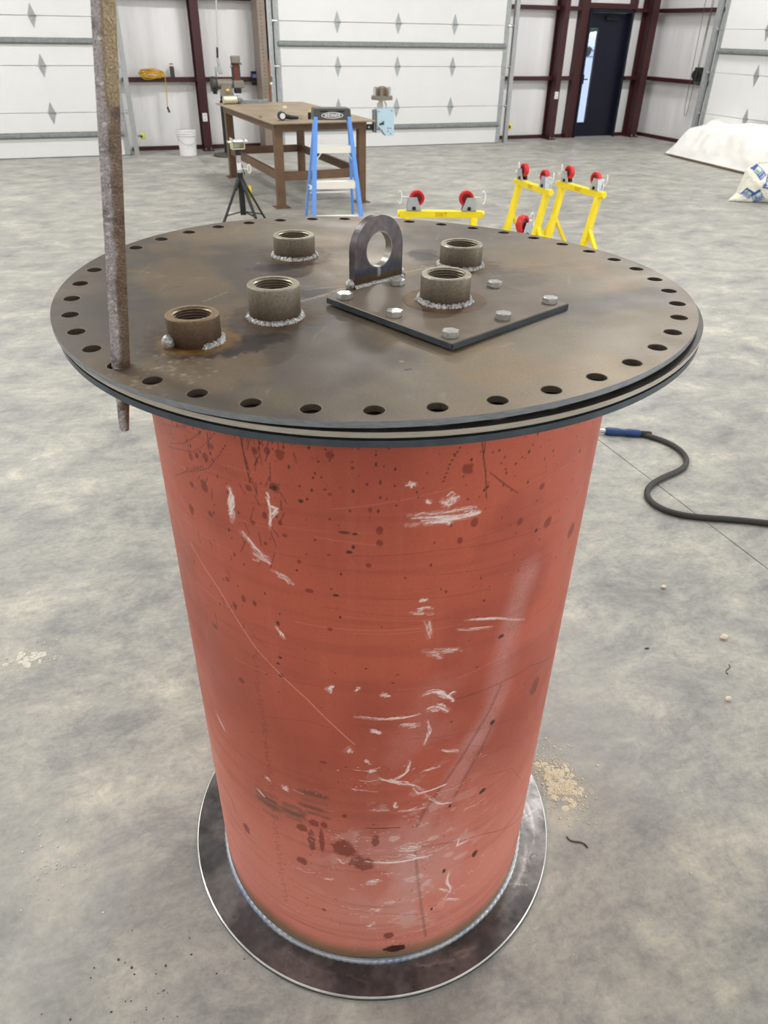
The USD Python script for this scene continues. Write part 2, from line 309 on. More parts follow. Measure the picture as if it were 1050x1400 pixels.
obj('baseboard_right', MB().box((10.52, 11.7, .03), (.05, 2.3, .06)), mat_maroon, label='dark maroon base angle along the foot of the right wall', kind=STR)

# navy entrance door with a narrow glass
d1 = thing('door_1', 'navy steel entrance door with a tall narrow window', None, (8.88, 12.72, 0), kind=STR)
obj('frame', MB().box((.02, .09, 1.06), (.04, .18, 2.12)).box((.945, .09, 1.06), (.05, .18, 2.12)).box((.48, .09, 2.095), (.92, .18, .05)), mat_navy, d1)
leafp = sbox(.045, .012, .915, 2.065).difference(sbox(.09, .26, .305, 1.83))
obj('leaf', MB().prism(leafp, .045, (0, .165, 0), (1, 0, 0), (0, 0, 1)), mat_navy, d1)
obj('glazing_bead', MB().prism(sbox(.075, .245, .32, 1.845).difference(sbox(.09, .26, .305, 1.83)), .012, (0, .121, 0), (1, 0, 0), (0, 0, 1)), mat_navy, d1)
obj('pane', MB().box((.1975, .145, 1.045), (.22, .006, 1.58)), mat_pane, d1)
obj('door_closer', MB().box((.55, .09, 1.98), (.24, .05, .06), ch=.008).beam((.62, .06, 1.99), (.42, .02, 2.03), .02, .01), mat_black, d1)
obj('door_handle', MB().box((.10, .10, 1.0), (.05, .02, .16), ch=.005).beam((.10, .085, 1.0), (.2, .085, 1.0), .02, .018), mat_black, d1)
obj('threshold', MB().box((.48, .09, .006), (.9, .18, .012)), mat_galv, d1)
obj('ground_outside', MB().box((30, 60, -.1), (140, 93.8, .1)), M('pale_concrete_apron', srgb(168, 178, 204), .6), label='pale concrete apron outside the navy door', kind=STR)
tr = MB(); rng = np.random.default_rng(4)
for i in range(500):
    c = np.array([54, 92, 3.5]) + rng.normal(size=3) * (9, 2, 1.6); tr.sphere(c, .5 + rng.random() * .5, 1, (1, 1, .7))
obj('tree_line', tr, M('outdoor_foliage', srgb(120, 140, 104), .8, var=.3, scale=1.5), label='green trees seen far outside through the door glass', cat='trees', kind='stuff')
tv = thing('trailer', 'white box trailer parked outside seen through the door glass', 'trailer', (45, 66.5, 0), .3)
obj('box_body', MB().box((0, 0, 1.1), (9, 2.4, .9), ch=.05), mat_white, tv)
obj('wheel', MB().cyl((-1, -1.2, .4), (-1, -.9, .4), .4, 20), mat_rubber, tv); obj('wheel', MB().cyl((1, -1.2, .4), (1, -.9, .4), .4, 20), mat_rubber, tv)
obj('outside_rock', MB().sphere((9.35, 13.9, .02), .17, 2, (1.2, .8, .7)), mat_pebble, label='white rock on the ground just outside the door glass', cat='rock')

# sectional overhead doors: 0.61 m sections, diamond hinges, strut bars, tracks
def overhead(name, label, loc, rz, W, hx, extra):
    t = thing(name, label, None, loc, rz, kind=STR)
    for i in range(6):
        obj('panel', MB().box((W / 2, .0, .61 * i + .307), (W, .045, .604), ch=.004), mat_door, t)
    for i in (0, 2, 4):
        obj('strut_bar', MB().box((W / 2, -.045, .61 * i + .31), (W - .1, .045, .05), ch=.008).box((W / 2, -.028, .61 * i + .31), (W - .1, .01, .085)), mat_galv_dark, t)
    for x in (.045, W - .045):
        for i in range(6): obj('end_stile', MB().box((x, -.026, .61 * i + .307), (.085, .008, .6)), mat_galv, t)
    for i in range(1, 5):
        z = .61 * i + .002
        for x in hx:
            e = MB().prism([(0, -.15), (.055, 0), (0, .15), (-.055, 0)], .006, (x, -.024, z), (1, 0, 0), (0, 0, 1))
            h_ = obj('hinge', e, mat_galv, t)
            obj('knuckle', MB().cyl((x - .03, -.031, z), (x + .06, -.031, z), .009, 10), mat_galv_dark, h_)
        for x, s in ((.05, -1), (W - .05, 1)):
            h_ = obj('end_hinge', MB().prism([(-.04, -.02), (-.02, -.12), (.02, -.12), (.04, -.02), (.04, .02), (.02, .12), (-.02, .12), (-.04, .02)], .008, (x, -.031, z), (1, 0, 0), (0, 0, 1)), mat_galv, t)
            obj('roller', MB().cyl((x, -.06, z), (x + s * .09, -.06, z), .008, 8).cyl((x + s * .07, -.06, z), (x + s * .1, -.06, z), .024, 14), mat_chrome, h_)
    for s, x in ((-1, -.05), (1, W + .05)):
        c = [(-.045, 0), (.03, 0), (.03, .005), (-.04, .005), (-.04, .07), (-.045, .07)] if s > 0 else [(.045, 0), (.045, .07), (.04, .07), (.04, .005), (-.03, .005), (-.03, 0)]
        obj('track', MB().prism([(q[0] + x + s * .035, q[1] - .10) for q in (c if s < 0 else [(-a, b) for a, b in c])], 3.7), mat_galv, t)
        obj('track_angle', MB().box((x + s * .048, -.035, 1.85), (.014, .14, 3.7)), mat_chrome, t)
        jh = MB()
        if extra and s < 0:
            obj('jamb', MB().box((x + s * .155, .10, H / 2), (.12, .42, H)), mat_tan, t)
            for q in range(40): jh.cyl((x + s * .16, -.113, .5 + q * .05), (x + s * .16, -.111, .5 + q * .05), .007, 8)
            obj('jamb_holes', jh, mat_dark_slot, t)
            obj('jamb_gap', MB().box((x + s * .06, .06, H / 2), (.07, .1, H)), mat_dark_slot, t)
    obj('bottom_seal', MB().box((W / 2, 0, .004), (W, .05, .012)), mat_rubber, t)
    obj('header', MB().box((W / 2, .1, 3.9), (W + .4, .42, .4)), mat_maroon, t)
    return t
overhead('door_2', 'white sectional overhead door at the far left behind the steel bar', (.38 - 4.2, 12.4, 0), 0, 4.2, [1.055, 2.10, 3.15], False)
overhead('door_3', 'wide white sectional overhead door behind the table and stepladder', (2.83, 12.4, 0), 0, 4.2, [1.05, 2.11, 3.145], True)
overhead('door_4', 'white sectional overhead door in the right wall behind the covered pile', (9.93, 10.42, 0), -PI / 2, 4.2, [1.02, 2.05, 3.1], False)

# ------------------------------------------------------------------ the red pipe vessel
RP, TH0 = .38125, -1.93076           # 30 inch pipe; TH0: the bearing of the side that is written on and scuffed
BROWN=[(-0.127,1.2846,0.0084,0.0076),(-0.0598,1.2946,0.0057,0.0063),(-0.1458,1.2871,0.0055,0.0066),(-0.1648,1.2828,0.0046,0.0055),(-0.2565,1.245,0.0066,0.0074),(-0.2924,1.2325,0.006,0.0065),(-0.2766,1.241,0.0055,0.0064),(-0.2422,1.267,0.0076,0.006),(-0.1804,1.2213,0.0062,0.006),(-0.1392,1.2333,0.0078,0.0081),(-0.179,1.1641,0.0051,0.0051),(-0.158,1.1827,0.0048,0.0062),(-0.1346,1.1768,0.0045,0.0049),(-0.0084,1.2156,0.0038,0.0046),(0.0045,1.183,0.0059,0.0072),(0.0047,1.1612,0.005,0.0061),(-0.01,1.1233,0.0041,0.0038),(-0.3149,1.1308,0.0073,0.0106),(-0.2438,1.0351,0.0052,0.0046),(-0.2132,1.0121,0.0047,0.0093),(-0.2347,0.9868,0.0051,0.0081),(-0.1919,1.0113,0.0043,0.0061),(-0.161,1.1345,0.0037,0.0039),(-0.1095,1.1165,0.0033,0.0039),(-0.0964,1.0663,0.0067,0.0041),(-0.2966,0.9068,0.0073,0.0056),(-0.0676,0.9987,0.0045,0.0044),(-0.1292,1.1573,0.0045,0.0038),(-0.2693,1.1935,0.009,0.012),(-0.3024,1.1819,0.0066,0.0056),(-0.263,1.1472,0.0054,0.0056),(-0.0311,1.2778,0.0028,0.0032),(0.1202,1.2687,0.0094,0.01),(0.1366,1.1813,0.0068,0.0074),(0.118,1.1546,0.0056,0.0063),(0.2168,1.1591,0.0059,0.008),(0.2813,1.1318,0.01,0.0118),(0.3736,1.0691,0.0167,0.0153),(0.2521,1.2059,0.0066,0.0066),(-0.0889,0.6853,0.008,0.004),(-0.2927,0.3422,0.0148,0.0153),(-0.092,0.5015,0.0087,0.0116),(-0.1123,0.4999,0.012,0.0117),(-0.1377,0.4708,0.0127,0.0145),(-0.0521,0.5404,0.0055,0.0067),(-0.1437,0.3567,0.0135,0.0133),(0.005,0.4687,0.0083,0.0213),(-0.1016,0.1981,0.0049,0.0059),(0.0365,0.1182,0.0127,0.0154),(0.3374,0.7391,0.0173,0.0245),(-0.1194,0.4376,0.0078,0.0395),(-0.0981,0.4474,0.006,0.0438),(-0.0551,0.4377,0.0257,0.0291),(-0.0199,0.3946,0.0284,0.025),(-0.0614,1.2357,0.0029,0.0023),(-0.2424,0.8164,0.0076,0.0077)]
BLACK=[(-0.1393,1.2322,0.0044,0.0046),(-0.102,1.2193,0.0042,0.0035),(-0.0428,1.177,0.01,0.0027),(-0.029,1.1757,0.0049,0.0029),(-0.0372,1.1444,0.0061,0.0033),(-0.0311,1.1536,0.003,0.0049),(-0.1518,0.9876,0.0039,0.0061),(-0.0491,1.1049,0.0026,0.0033),(-0.0572,1.0652,0.0054,0.0027),(-0.0516,1.0243,0.0022,0.0028),(0.2548,1.1288,0.0052,0.0043),(0.2114,0.9396,0.0064,0.0051),(0.2208,0.537,0.0099,0.0086),(0.2198,0.7301,0.0073,0.0083),(0.2241,0.3251,0.0087,0.0146),(0.1468,0.5382,0.004,0.0058),(0.1495,0.3199,0.0052,0.0083),(-0.1535,0.8739,0.0069,0.0051),(-0.1533,0.9147,0.0041,0.0033),(-0.1583,0.8997,0.0041,0.0033),(0.0522,0.0581,0.0262,0.0194),(0.1293,0.188,0.0035,0.0061),(0.1685,1.0311,0.0027,0.003),(-0.0624,1.1963,0.002,0.0024)]
OLIVE=[(-0.1113,0.5609,0.03,0.0445),(-0.2098,0.5017,0.03,0.0444),(-0.156,0.5066,0.03,0.0332)]
WHITE=[([(-0.2161,1.21),(-0.2109,1.1986),(-0.2186,1.1813),(-0.2135,1.1683),(-0.2181,1.154)],0.0025,1),([(-0.212,1.2006),(-0.2101,1.1843),(-0.2211,1.163)],0.0014,0.9),([(-0.1501,1.2215),(-0.1494,1.203),(-0.1484,1.1877),(-0.1517,1.1612)],0.0011,1),([(-0.1486,1.1984),(-0.1387,1.1962),(-0.1487,1.184)],0.002,1),([(-0.201,1.1388),(-0.19,1.1313),(-0.176,1.118),(-0.1576,1.1032)],0.0028,0.55),([(-0.1844,1.1112),(-0.1598,1.1064)],0.004,0.4),([(-0.154,1.0884),(-0.1375,1.0854),(-0.1208,1.0739)],0.0016,0.5),([(-0.1551,0.9774),(-0.1481,0.9679),(-0.1436,0.9604)],0.002,0.8),([(0.0887,1.2253),(0.0993,1.2192),(0.1082,1.2247),(0.1006,1.2305),(0.0912,1.218)],0.0025,0.7),([(0.0667,1.2267),(0.0708,1.2251)],0.002,0.6),([(0.042,1.2067),(0.0737,1.2075),(0.1147,1.2084),(0.1365,1.2065)],0.0015,0.55),([(0.0406,1.1903),(0.0848,1.1907),(0.1268,1.1931),(0.1441,1.1965)],0.002,0.9),([(0.0442,1.2019),(0.0945,1.1988),(0.1417,1.1982)],0.002,0.6),([(0.0887,1.1938),(0.1014,1.1894)],0.0026,0.9),([(0.0385,1.2556),(0.0519,1.2527)],0.0007,0.7),([(0.0654,1.0562),(0.0763,1.056)],0.0007,0.7),([(0.0607,1.0401),(0.085,1.0378)],0.0007,0.6),([(0.0501,1.0343),(0.0854,1.0293)],0.0005,0.4),([(0.0796,1.0132),(0.0834,0.9831)],0.0034,0.35),([(0.0757,0.9544),(0.1337,0.9429)],0.0029,0.35),([(0.0831,0.9453),(0.1049,0.9356)],0.0023,0.5),([(0.1374,1.0022),(0.198,0.9857),(0.2617,0.9495)],0.001,0.6),([(0.1265,0.9877),(0.1889,0.9684)],0.0007,0.4),([(0.0768,0.8562),(0.0923,0.8611),(0.114,0.8517),(0.1323,0.8283)],0.0018,0.9),([(0.1051,0.8526),(0.121,0.8409),(0.1336,0.8468)],0.0019,0.7),([(0.0882,0.821),(0.1069,0.8229),(0.1234,0.807)],0.0031,0.7),([(-0.0326,0.8121),(0.0103,0.8071),(0.0461,0.808),(0.075,0.8136)],0.0012,0.8),([(0.0442,0.7905),(0.0736,0.7891)],0.0024,0.6),([(0.0883,0.7946),(0.0949,0.7656),(0.0862,0.7345)],0.0019,0.5),([(-0.0038,0.7803),(0.0107,0.7731)],0.0015,0.9),([(0.1138,0.7106),(0.1573,0.688)],0.0014,0.5),([(0.0621,0.698),(0.058,0.6672),(0.0379,0.6502)],0.0013,0.7),([(0.0109,0.6563),(0.0381,0.6421),(0.0644,0.6334),(0.0894,0.6101)],0.0019,0.95),([(0.0831,0.6614),(0.1165,0.6664)],0.0013,0.5),([(0.0716,0.6193),(0.0818,0.5998),(0.1343,0.6095)],0.0013,0.7),([(0.0927,0.5985),(0.1234,0.5541),(0.1537,0.5477)],0.0014,0.6),([(0.0469,0.556),(0.0947,0.5568)],0.0014,0.5),([(0.0395,0.5832),(0.0438,0.5718)],0.002,0.9),([(-0.0128,0.4002),(0.0298,0.3941),(0.073,0.3949),(0.1192,0.3964)],0.0021,0.8),([(0.05,0.4401),(0.0934,0.4323)],0.0043,0.6),([(0.0651,0.4121),(0.1104,0.3906)],0.0022,0.7),([(0.1772,0.4161),(0.1741,0.3935),(0.2007,0.3888)],0.0016,0.6),([(0.1634,0.3131),(0.1575,0.2768),(0.1745,0.2364),(0.1587,0.2115)],0.0024,0.6),([(0.1514,0.2167),(0.1984,0.173)],0.0016,0.6),([(0.1418,0.2598),(0.184,0.2088)],0.0016,0.5),([(-0.0083,0.3287),(0.0163,0.3338)],0.0022,0.9),([(-0.0034,0.2219),(0.0177,0.2271)],0.0023,0.9),([(-0.0093,0.1603),(0.0061,0.1696)],0.0019,0.8),([(-0.0769,0.8692),(-0.0672,0.8779),(-0.0722,0.8652)],0.0018,0.95),([(-0.0298,0.872),(-0.024,0.8807)],0.0012,0.9),([(0.0095,0.8637),(0.0258,0.8614)],0.0012,0.8),([(-0.0039,0.7821),(0.0107,0.7749)],0.0015,0.9),([(0.0302,0.6511),(0.0446,0.6412)],0.0019,0.9),([(-0.1701,0.5779),(-0.1654,0.5786)],0.004,0.9),([(-0.2096,0.5796),(-0.1996,0.5758)],0.0024,0.7),([(-0.3488,0.6538),(-0.3374,0.6395),(-0.3192,0.6228)],0.0016,0.5),([(-0.0469,0.7244),(-0.0381,0.7314)],0.0031,0.45),([(-0.2369,0.5254),(-0.2196,0.5123)],0.0016,0.6),([(-0.1024,0.3195),(-0.0793,0.3241)],0.0016,0.6),([(-0.0701,0.3991),(-0.0558,0.3882)],0.0015,0.6),([(-0.0133,0.7033),(-0.0058,0.6959)],0.0012,0.6),([(-0.007,0.6722),(0.0018,0.6764)],0.0013,0.7)]
SCRATCH=[([(-0.3373,1.0553),(-0.2677,1.0023),(-0.199,0.9149),(-0.1102,0.8363),(-0.0318,0.7435)],0.0007,0.75)]
DARK=[([(-0.1855,1.3033),(-0.183,1.2737),(-0.177,1.2304)],0.001,1),([(0.136,1.31),(0.1409,1.2825),(0.1467,1.2583),(0.152,1.2183)],0.0007,0.9),([(0.1413,1.3091),(0.1414,1.2878)],0.0009,0.9),([(0.1534,1.2568),(0.1794,1.2324),(0.2048,1.211)],0.0007,0.8),([(0.1309,0.8306),(0.2185,0.8278),(0.3041,0.8166),(0.4731,0.7218)],0.001,0.6),([(0.05,0.4401),(0.1314,0.4247),(0.2395,0.3809),(0.4712,0.1998)],0.0009,0.65),([(-0.013,0.5099),(0.0509,0.5081)],0.0011,0.9),([(0.1119,0.7418),(0.2888,0.6146)],0.0005,0.2),([(0.2276,0.8207),(0.2099,0.7699),(0.193,0.7385),(0.1526,0.6564),(0.1206,0.5986),(0.0928,0.5397),(0.0831,0.5022)],0.004,0.42),([(0.2245,0.7328),(0.2046,0.6772),(0.1783,0.6218),(0.1554,0.5644)],0.004,0.38),([(0.0837,0.4187),(0.0921,0.3264),(0.1051,0.2103),(0.1214,0.0806)],0.0037,0.4),([(-0.2039,0.9378),(-0.183,0.932),(-0.21,0.9504)],0.0008,0.3),([(-0.4002,0.4018),(-0.3422,0.3941),(-0.3313,0.3559)],0.004,0.3),([(-0.172,0.2484),(-0.0894,0.2297),(0.0487,0.2022),(0.1477,0.167)],0.001,0.3),([(-0.1796,0.2699),(-0.0889,0.2496),(0.048,0.2311)],0.0008,0.3),([(-0.0343,1.1384),(0.0876,1.1438),(0.2055,1.135),(0.3523,1.1161)],0.0004,0.3),([(0.0601,0.7553),(0.1676,0.7369),(0.3206,0.6904)],0.0005,0.25),([(0.1753,0.6545),(0.2866,0.627),(0.4695,0.5162)],0.0008,0.3),([(0.2149,0.5874),(0.3034,0.5361),(0.3763,0.413)],0.0008,0.35),([(-0.1836,0.7614),(-0.1125,0.7845),(-0.0746,0.7779)],0.0008,0.3)]
HAZE=[([(0.2526,1.0459),(0.2348,0.9899),(0.2219,0.9183),(0.2264,0.8647),(0.2174,0.7874),(0.1937,0.7036)],0.0136,0.34),([(0.1854,0.7083),(0.1621,0.631),(0.1234,0.5541),(0.0905,0.4974)],0.0112,0.3),([(0.0759,0.4335),(0.0722,0.3336),(0.0759,0.1345)],0.0117,0.34),([(0.1107,0.7607),(0.0366,0.702)],0.0134,0.14),([(0.1042,0.868),(0.0601,0.7553)],0.0157,0.12)]
DOTS=[[(-0.3769,1.2511),(-0.3296,1.2658),(-0.2981,1.2778),(-0.2704,1.2943)],[(-0.3666,1.2178),(-0.3245,1.2313),(-0.2887,1.2411),(-0.2635,1.2574),(-0.2454,1.2738),(-0.2316,1.2893),(-0.2231,1.3005)],[(-0.3542,1.2282),(-0.3098,1.2468),(-0.2836,1.2638),(-0.2584,1.2839),(-0.2412,1.2983)],[(-0.2969,1.2054),(-0.2533,1.2286),(-0.2267,1.2586),(-0.2101,1.2826)],[(0.1063,1.302),(0.0942,1.2791),(0.0853,1.2484)],[(-0.3552,1.1726),(-0.3051,1.2031),(-0.2607,1.2306)]]
TXT=[(-0.2026,0.9082),(-0.2025,0.8051),(-0.2003,0.714),(-0.1996,0.6141),(-0.1991,0.482),(-0.1985,0.3345),(-0.1949,0.157)]

def seg_d(p, a, b):
    a = np.asarray(a); b = np.asarray(b); d = b - a; t = np.clip(((p - a) @ d) / max(d @ d, 1e-12), 0, 1)
    return np.linalg.norm(p - a - t[:, None] * d, axis=1)
def sm(x): x = np.clip(x, 0, 1); return x * x * (3 - 2 * x)
class Paint:      # per-vertex colour of worn surfaces: marks laid out in metres on the surface
    def __init__(self, uv, base): self.p = uv; self.tree = cKDTree(uv); self.c = np.array(base, float)
    def near(self, pt, r): return np.array(self.tree.query_ball_point(pt, r), int)
    def mix(self, i, col, a): a = np.clip(a, 0, 1)[:, None]; self.c[i] = self.c[i] * (1 - a) + np.asarray(col) * a
    def spot(self, x, y, rx, ry, col, st, seed=0, edge=.25):
        i = self.near((x, y), 1.6 * max(rx, ry))
        if not len(i): return
        q = self.p[i] - (x, y); e = np.hypot(q[:, 0] / rx, q[:, 1] / ry)
        w = noise(np.stack([q[:, 0] * 160, q[:, 1] * 160, 0 * e + seed * 7.3], -1)) - .5
        self.mix(i, col, st * sm((1.05 + .5 * w - e) / edge))
    def stroke(self, pts, hw, col, st, seed=0, rough=.8, soft=1.0):
        D = {}
        ids, ds = [], []
        for a, b in zip(pts[:-1], pts[1:]):
            c = (np.array(a) + b) / 2; L = np.linalg.norm(np.array(a) - b) / 2
            i = self.near(c, L + 3 * hw + .002)
            if len(i): ids.append(i); ds.append(seg_d(self.p[i], a, b))
        if not ids: return
        ids, ds = np.concatenate(ids), np.concatenate(ds); o = np.lexsort((ds, ids)); ids, ds = ids[o], ds[o]; first = np.r_[True, ids[1:] != ids[:-1]]; i, d = ids[first], ds[first]; q = self.p[i]
        w = noise(np.stack([q[:, 0] * 330, q[:, 1] * 330, 0 * d + seed], -1)); w2 = noise(np.stack([q[:, 0] * 90, q[:, 1] * 90, 0 * d + seed + 9], -1))
        if hw > .008: d = d + hw * .7 * (noise(np.stack([q[:, 0] * 26, q[:, 1] * 14, 0 * d + seed + 4], -1)) - .5)
        self.mix(i, col, st * sm((hw * 1.25 - d) / (hw * soft)) * np.clip(1 - rough + rough * 1.9 * w * (.4 + w2), 0, 1))
ns = 800; half = .545
s_f = np.linspace(-half, half, ns); s_b = np.linspace(half, 2 * PI * RP - half, 120)[1:-1]
S1 = np.concatenate([s_f, s_b]); zz = np.linspace(.012, 1.372, 960); nz = len(zz); na = len(S1)
SS, ZZ = np.meshgrid(S1, zz); th = TH0 + SS / RP
V = np.stack([RP * np.cos(th), RP * np.sin(th), ZZ], -1).reshape(-1, 3)
ii = np.arange(nz * na).reshape(nz, na); nx = np.roll(ii, -1, 1)
F = np.stack([ii[:-1], nx[:-1], nx[1:], ii[1:]], -1).reshape(-1, 4)
sv, zv = SS.ravel(), ZZ.ravel(); uv2 = np.stack([sv, zv], -1)
def nz2(sx, sy, seed, o=4): return fbm(np.stack([sv * sx, zv * sy, 0 * sv + seed], -1), o, seed)
RED = np.array(srgb(196, 95, 72)); DK = np.array(srgb(171, 79, 60)); LT = np.array(srgb(230, 144, 127)); PK = np.array(srgb(222, 150, 142))
a1 = sm((nz2(4, 3, 11) - .26) / .40)[:, None]; base = DK * (1 - a1) + RED * a1
low = sm((.72 - zv) / .6)[:, None] * .85; base = base * (1 - low) + LT * low                    # paler, chalkier coat low on the pipe
a2 = sm((nz2(3, 55, 21) - .55) / .25)[:, None] * .25; base = base * (1 - a2) + DK * .8 * a2     # fine sweep marks round the pipe
a3 = sm((nz2(60, 2.2, 31) - .58) / .2)[:, None] * .10; base = base * (1 - .4 * a3) + PK * .4 * a3
g4 = np.exp(-((sv - .07) / .13) ** 2 - ((zv - .36) / .22) ** 2); a4 = (sm((nz2(13, 9, 61, 5) - .40) / .25) * g4 * .42)[:, None]; base = base * (1 - a4) + np.array(srgb(226, 176, 170)) * a4      # chalky rub marks low on the facing side
a5 = (sm((nz2(26, 40, 71, 5) - .60) / .10) * g4 * .5)[:, None]; base = base * (1 - a5) + np.array(srgb(248, 222, 216)) * a5
a6 = (sm((nz2(5, 6, 81) - .52) / .2) * sm((zv - .5) / .5) * .4)[:, None]; base = base * (1 - a6) + np.array(srgb(138, 56, 44)) * a6                                                       # older, darker coat near the top
P = Paint(uv2, base)
for k, (pts, hw, st) in enumerate(HAZE): P.stroke(pts, hw * 2.4, srgb(216, 166, 162), min(.5, st * 1.1), k, .5, 1.3)
rw = np.random.default_rng(5)
for k, (x, y, rx, ry) in enumerate(OLIVE):                                  # greenish dark scrub marks, swept sideways
    for j in range(9):
        yy = y + rw.uniform(-1, 1) * ry * .8; x0 = x - rx * rw.uniform(.4, 1); x1 = x + rx * rw.uniform(.4, 1); P.stroke([(x0, yy), ((x0 + x1) / 2, yy + rw.normal(0, .002)), (x1, yy + rw.normal(0, .003))], rw.uniform(.004, .010), srgb(98, 74, 56), rw.uniform(.35, .6), k * 9 + j, .6, 1.2)
for k, (pts, hw, st) in enumerate(DARK): P.stroke(pts, max(hw * 1.3, .0011), srgb(72, 32, 26), st, k + 40, .35, .9 if hw < .003 else 1.3)
for k, (x, y, rx, ry) in enumerate(BROWN): P.spot(x, y, rx, ry, srgb(120, 40, 28), .72, k, .35)
for k, (x, y, rx, ry) in enumerate(BLACK): P.spot(x, y, rx, max(ry, .0018), srgb(48, 26, 24), .88, k + 90, .5)
rng = np.random.default_rng(7)
for k in range(620):                                                       # spatter below the flange, dense at the top
    x = rng.uniform(-half, half); y = 1.368 - rng.exponential(.075 if x > -.1 else .11)
    if y < .9: continue
    r = rng.uniform(.0010, .0024); P.spot(x, y, r, r * rng.uniform(.8, 2.2), srgb(40, 24, 22), .85, k, .6)
for k in range(260):
    x, y = rng.uniform(-half, half), rng.uniform(.05, 1.3); r = rng.uniform(.001, .0022); P.spot(x, y, r * rng.uniform(.7, 2), r * rng.uniform(.7, 1.6), srgb(84, 32, 26), .7, k, .7)
for k in range(120):                                                       # dark drips and streaks under the flange, upper left
    x = -.1 - abs(rng.normal(0, .14)); y = 1.36 - rng.exponential(.09); P.stroke([(x, y), (x + rng.normal(0, .006), y - rng.uniform(.01, .03))], .0012, srgb(60, 28, 24), .7, k, .6)
for L in DOTS:
    for a, b in zip(L[:-1], L[1:]):
        n = max(2, int(np.hypot(a[0] - b[0], a[1] - b[1]) / .0062))
        for t in np.linspace(0, 1, n, endpoint=False): P.spot(a[0] + (b[0] - a[0]) * t, a[1] + (b[1] - a[1]) * t, .0017, .0017, srgb(30, 22, 22), .9, k, .6)
for k in range(150):                                                       # long faint scratches round the pipe
    x, y = rng.uniform(-half, half), rng.uniform(.06, 1.25); w = rng.uniform(.03, .2); s = rng.normal(0, .08)
    P.stroke([(x, y), (x + w, y + s * w)], .0010, srgb(120, 44, 34) if rng.random() < .6 else srgb(226, 150, 138), rng.uniform(.12, .4), k, .5)
rw = np.random.default_rng(77)
for k, (pts, hw, st) in enumerate(WHITE):                                  # scuffed-through paint: bundles of broken hairlines
    w = max(hw * 2.6, .003)
    P.stroke(pts, w * .9, srgb(240, 200, 194), st * .55, k + 200, 1.0, 1.2)
    for j in range(3 + int(w * 900)):
        o = rw.normal(0, w * .55, 2) * (.5, 1); n_ = len(pts); a, b = sorted(rw.uniform(0, 1, 2)); b = max(b, a + .3)
        q = np.array(pts); tt = np.linspace(0, 1, n_); ts = np.clip(np.linspace(a, b, max(n_, 3)), 0, 1)
        pp = np.stack([np.interp(ts, tt, q[:, 0]), np.interp(ts, tt, q[:, 1])], -1) + o + rw.normal(0, .0012, (len(ts), 2))
        P.stroke([tuple(z) for z in pp], rw.uniform(.0007, .0015), srgb(252, 234, 230), min(1, st * 1.15), k * 31 + j, .75, .9)
for k, (pts, hw, st) in enumerate(SCRATCH): P.stroke(pts, .0013, srgb(238, 170, 150), st, k, .2)
for k in range(75):                                                        # clusters of white paint nicks and short sweeps, thickest low on the facing side
    x, y = rng.normal(.05, .11), rng.uniform(.05, .68) ** 1.0
    if abs(x) > half: continue
    for j in range(rng.integers(2, 9)):
        xx, yy = x + rng.normal(0, .012), y + rng.normal(0, .007); r = rng.uniform(.0008, .0017); P.spot(xx, yy, r * rng.uniform(.8, 2.6), r, srgb(250, 224, 220), rng.uniform(.4, .9), k + j, .8)
    if k % 2 == 0:
        w = rng.uniform(.012, .05); P.stroke([(x, y), (x + w / 2, y - w * rng.uniform(0, .15)), (x + w, y + w * rng.uniform(-.1, .2))], rng.uniform(.0008, .0016), srgb(246, 214, 208), rng.uniform(.3, .75), k, .8)
for (a, b) in zip(TXT[:-1], TXT[1:]):                                      # worn line of unreadable handwriting running down the left
    n = 9
    for t in range(n):
        q = (a[0] + (b[0] - a[0]) * t / n, a[1] + (b[1] - a[1]) * t / n); w = [(q[0] + rng.uniform(-.008, .008), q[1] - j * .0035 + rng.uniform(-.002, .002)) for j in range(5)]
        P.stroke(w, .0013, srgb(130, 54, 44), .5, t, .3)
t_ = (.012 + .078 + .04 * (nz2(6, 6, 51) - .5) - zv) / .06; i = np.nonzero(t_ > 0)[0]; P.mix(i, srgb(132, 110, 82), .95 * sm(t_[i]))     # heat-scorched band over the base weld
t_ = (.030 + .012 * (nz2(9, 9, 52) - .5) - zv) / .014; i = np.nonzero(t_ > 0)[0]; P.mix(i, srgb(58, 54, 48), .85 * sm(t_[i]))
x, y, rx, ry = [q for q in BLACK if q[1] < .07][0] if [q for q in BLACK if q[1] < .07] else BLACK[0]
P.spot(x, y, .028, .014, srgb(66, 28, 22), .95, 3, .3)
vessel = thing('pipe_vessel', 'tall red painted steel pipe standing upright on a round base plate', 'pipe vessel')
obj('shell', MB().add(V, F), mat_pipe, vessel, smooth=True, paint=P.c)
obj('inner_wall', MB().lathe([(.372, 1.372), (.372, .02)], n=96).lathe([(.38125, 1.372), (.372, 1.372)], n=96), mat_flange, vessel)

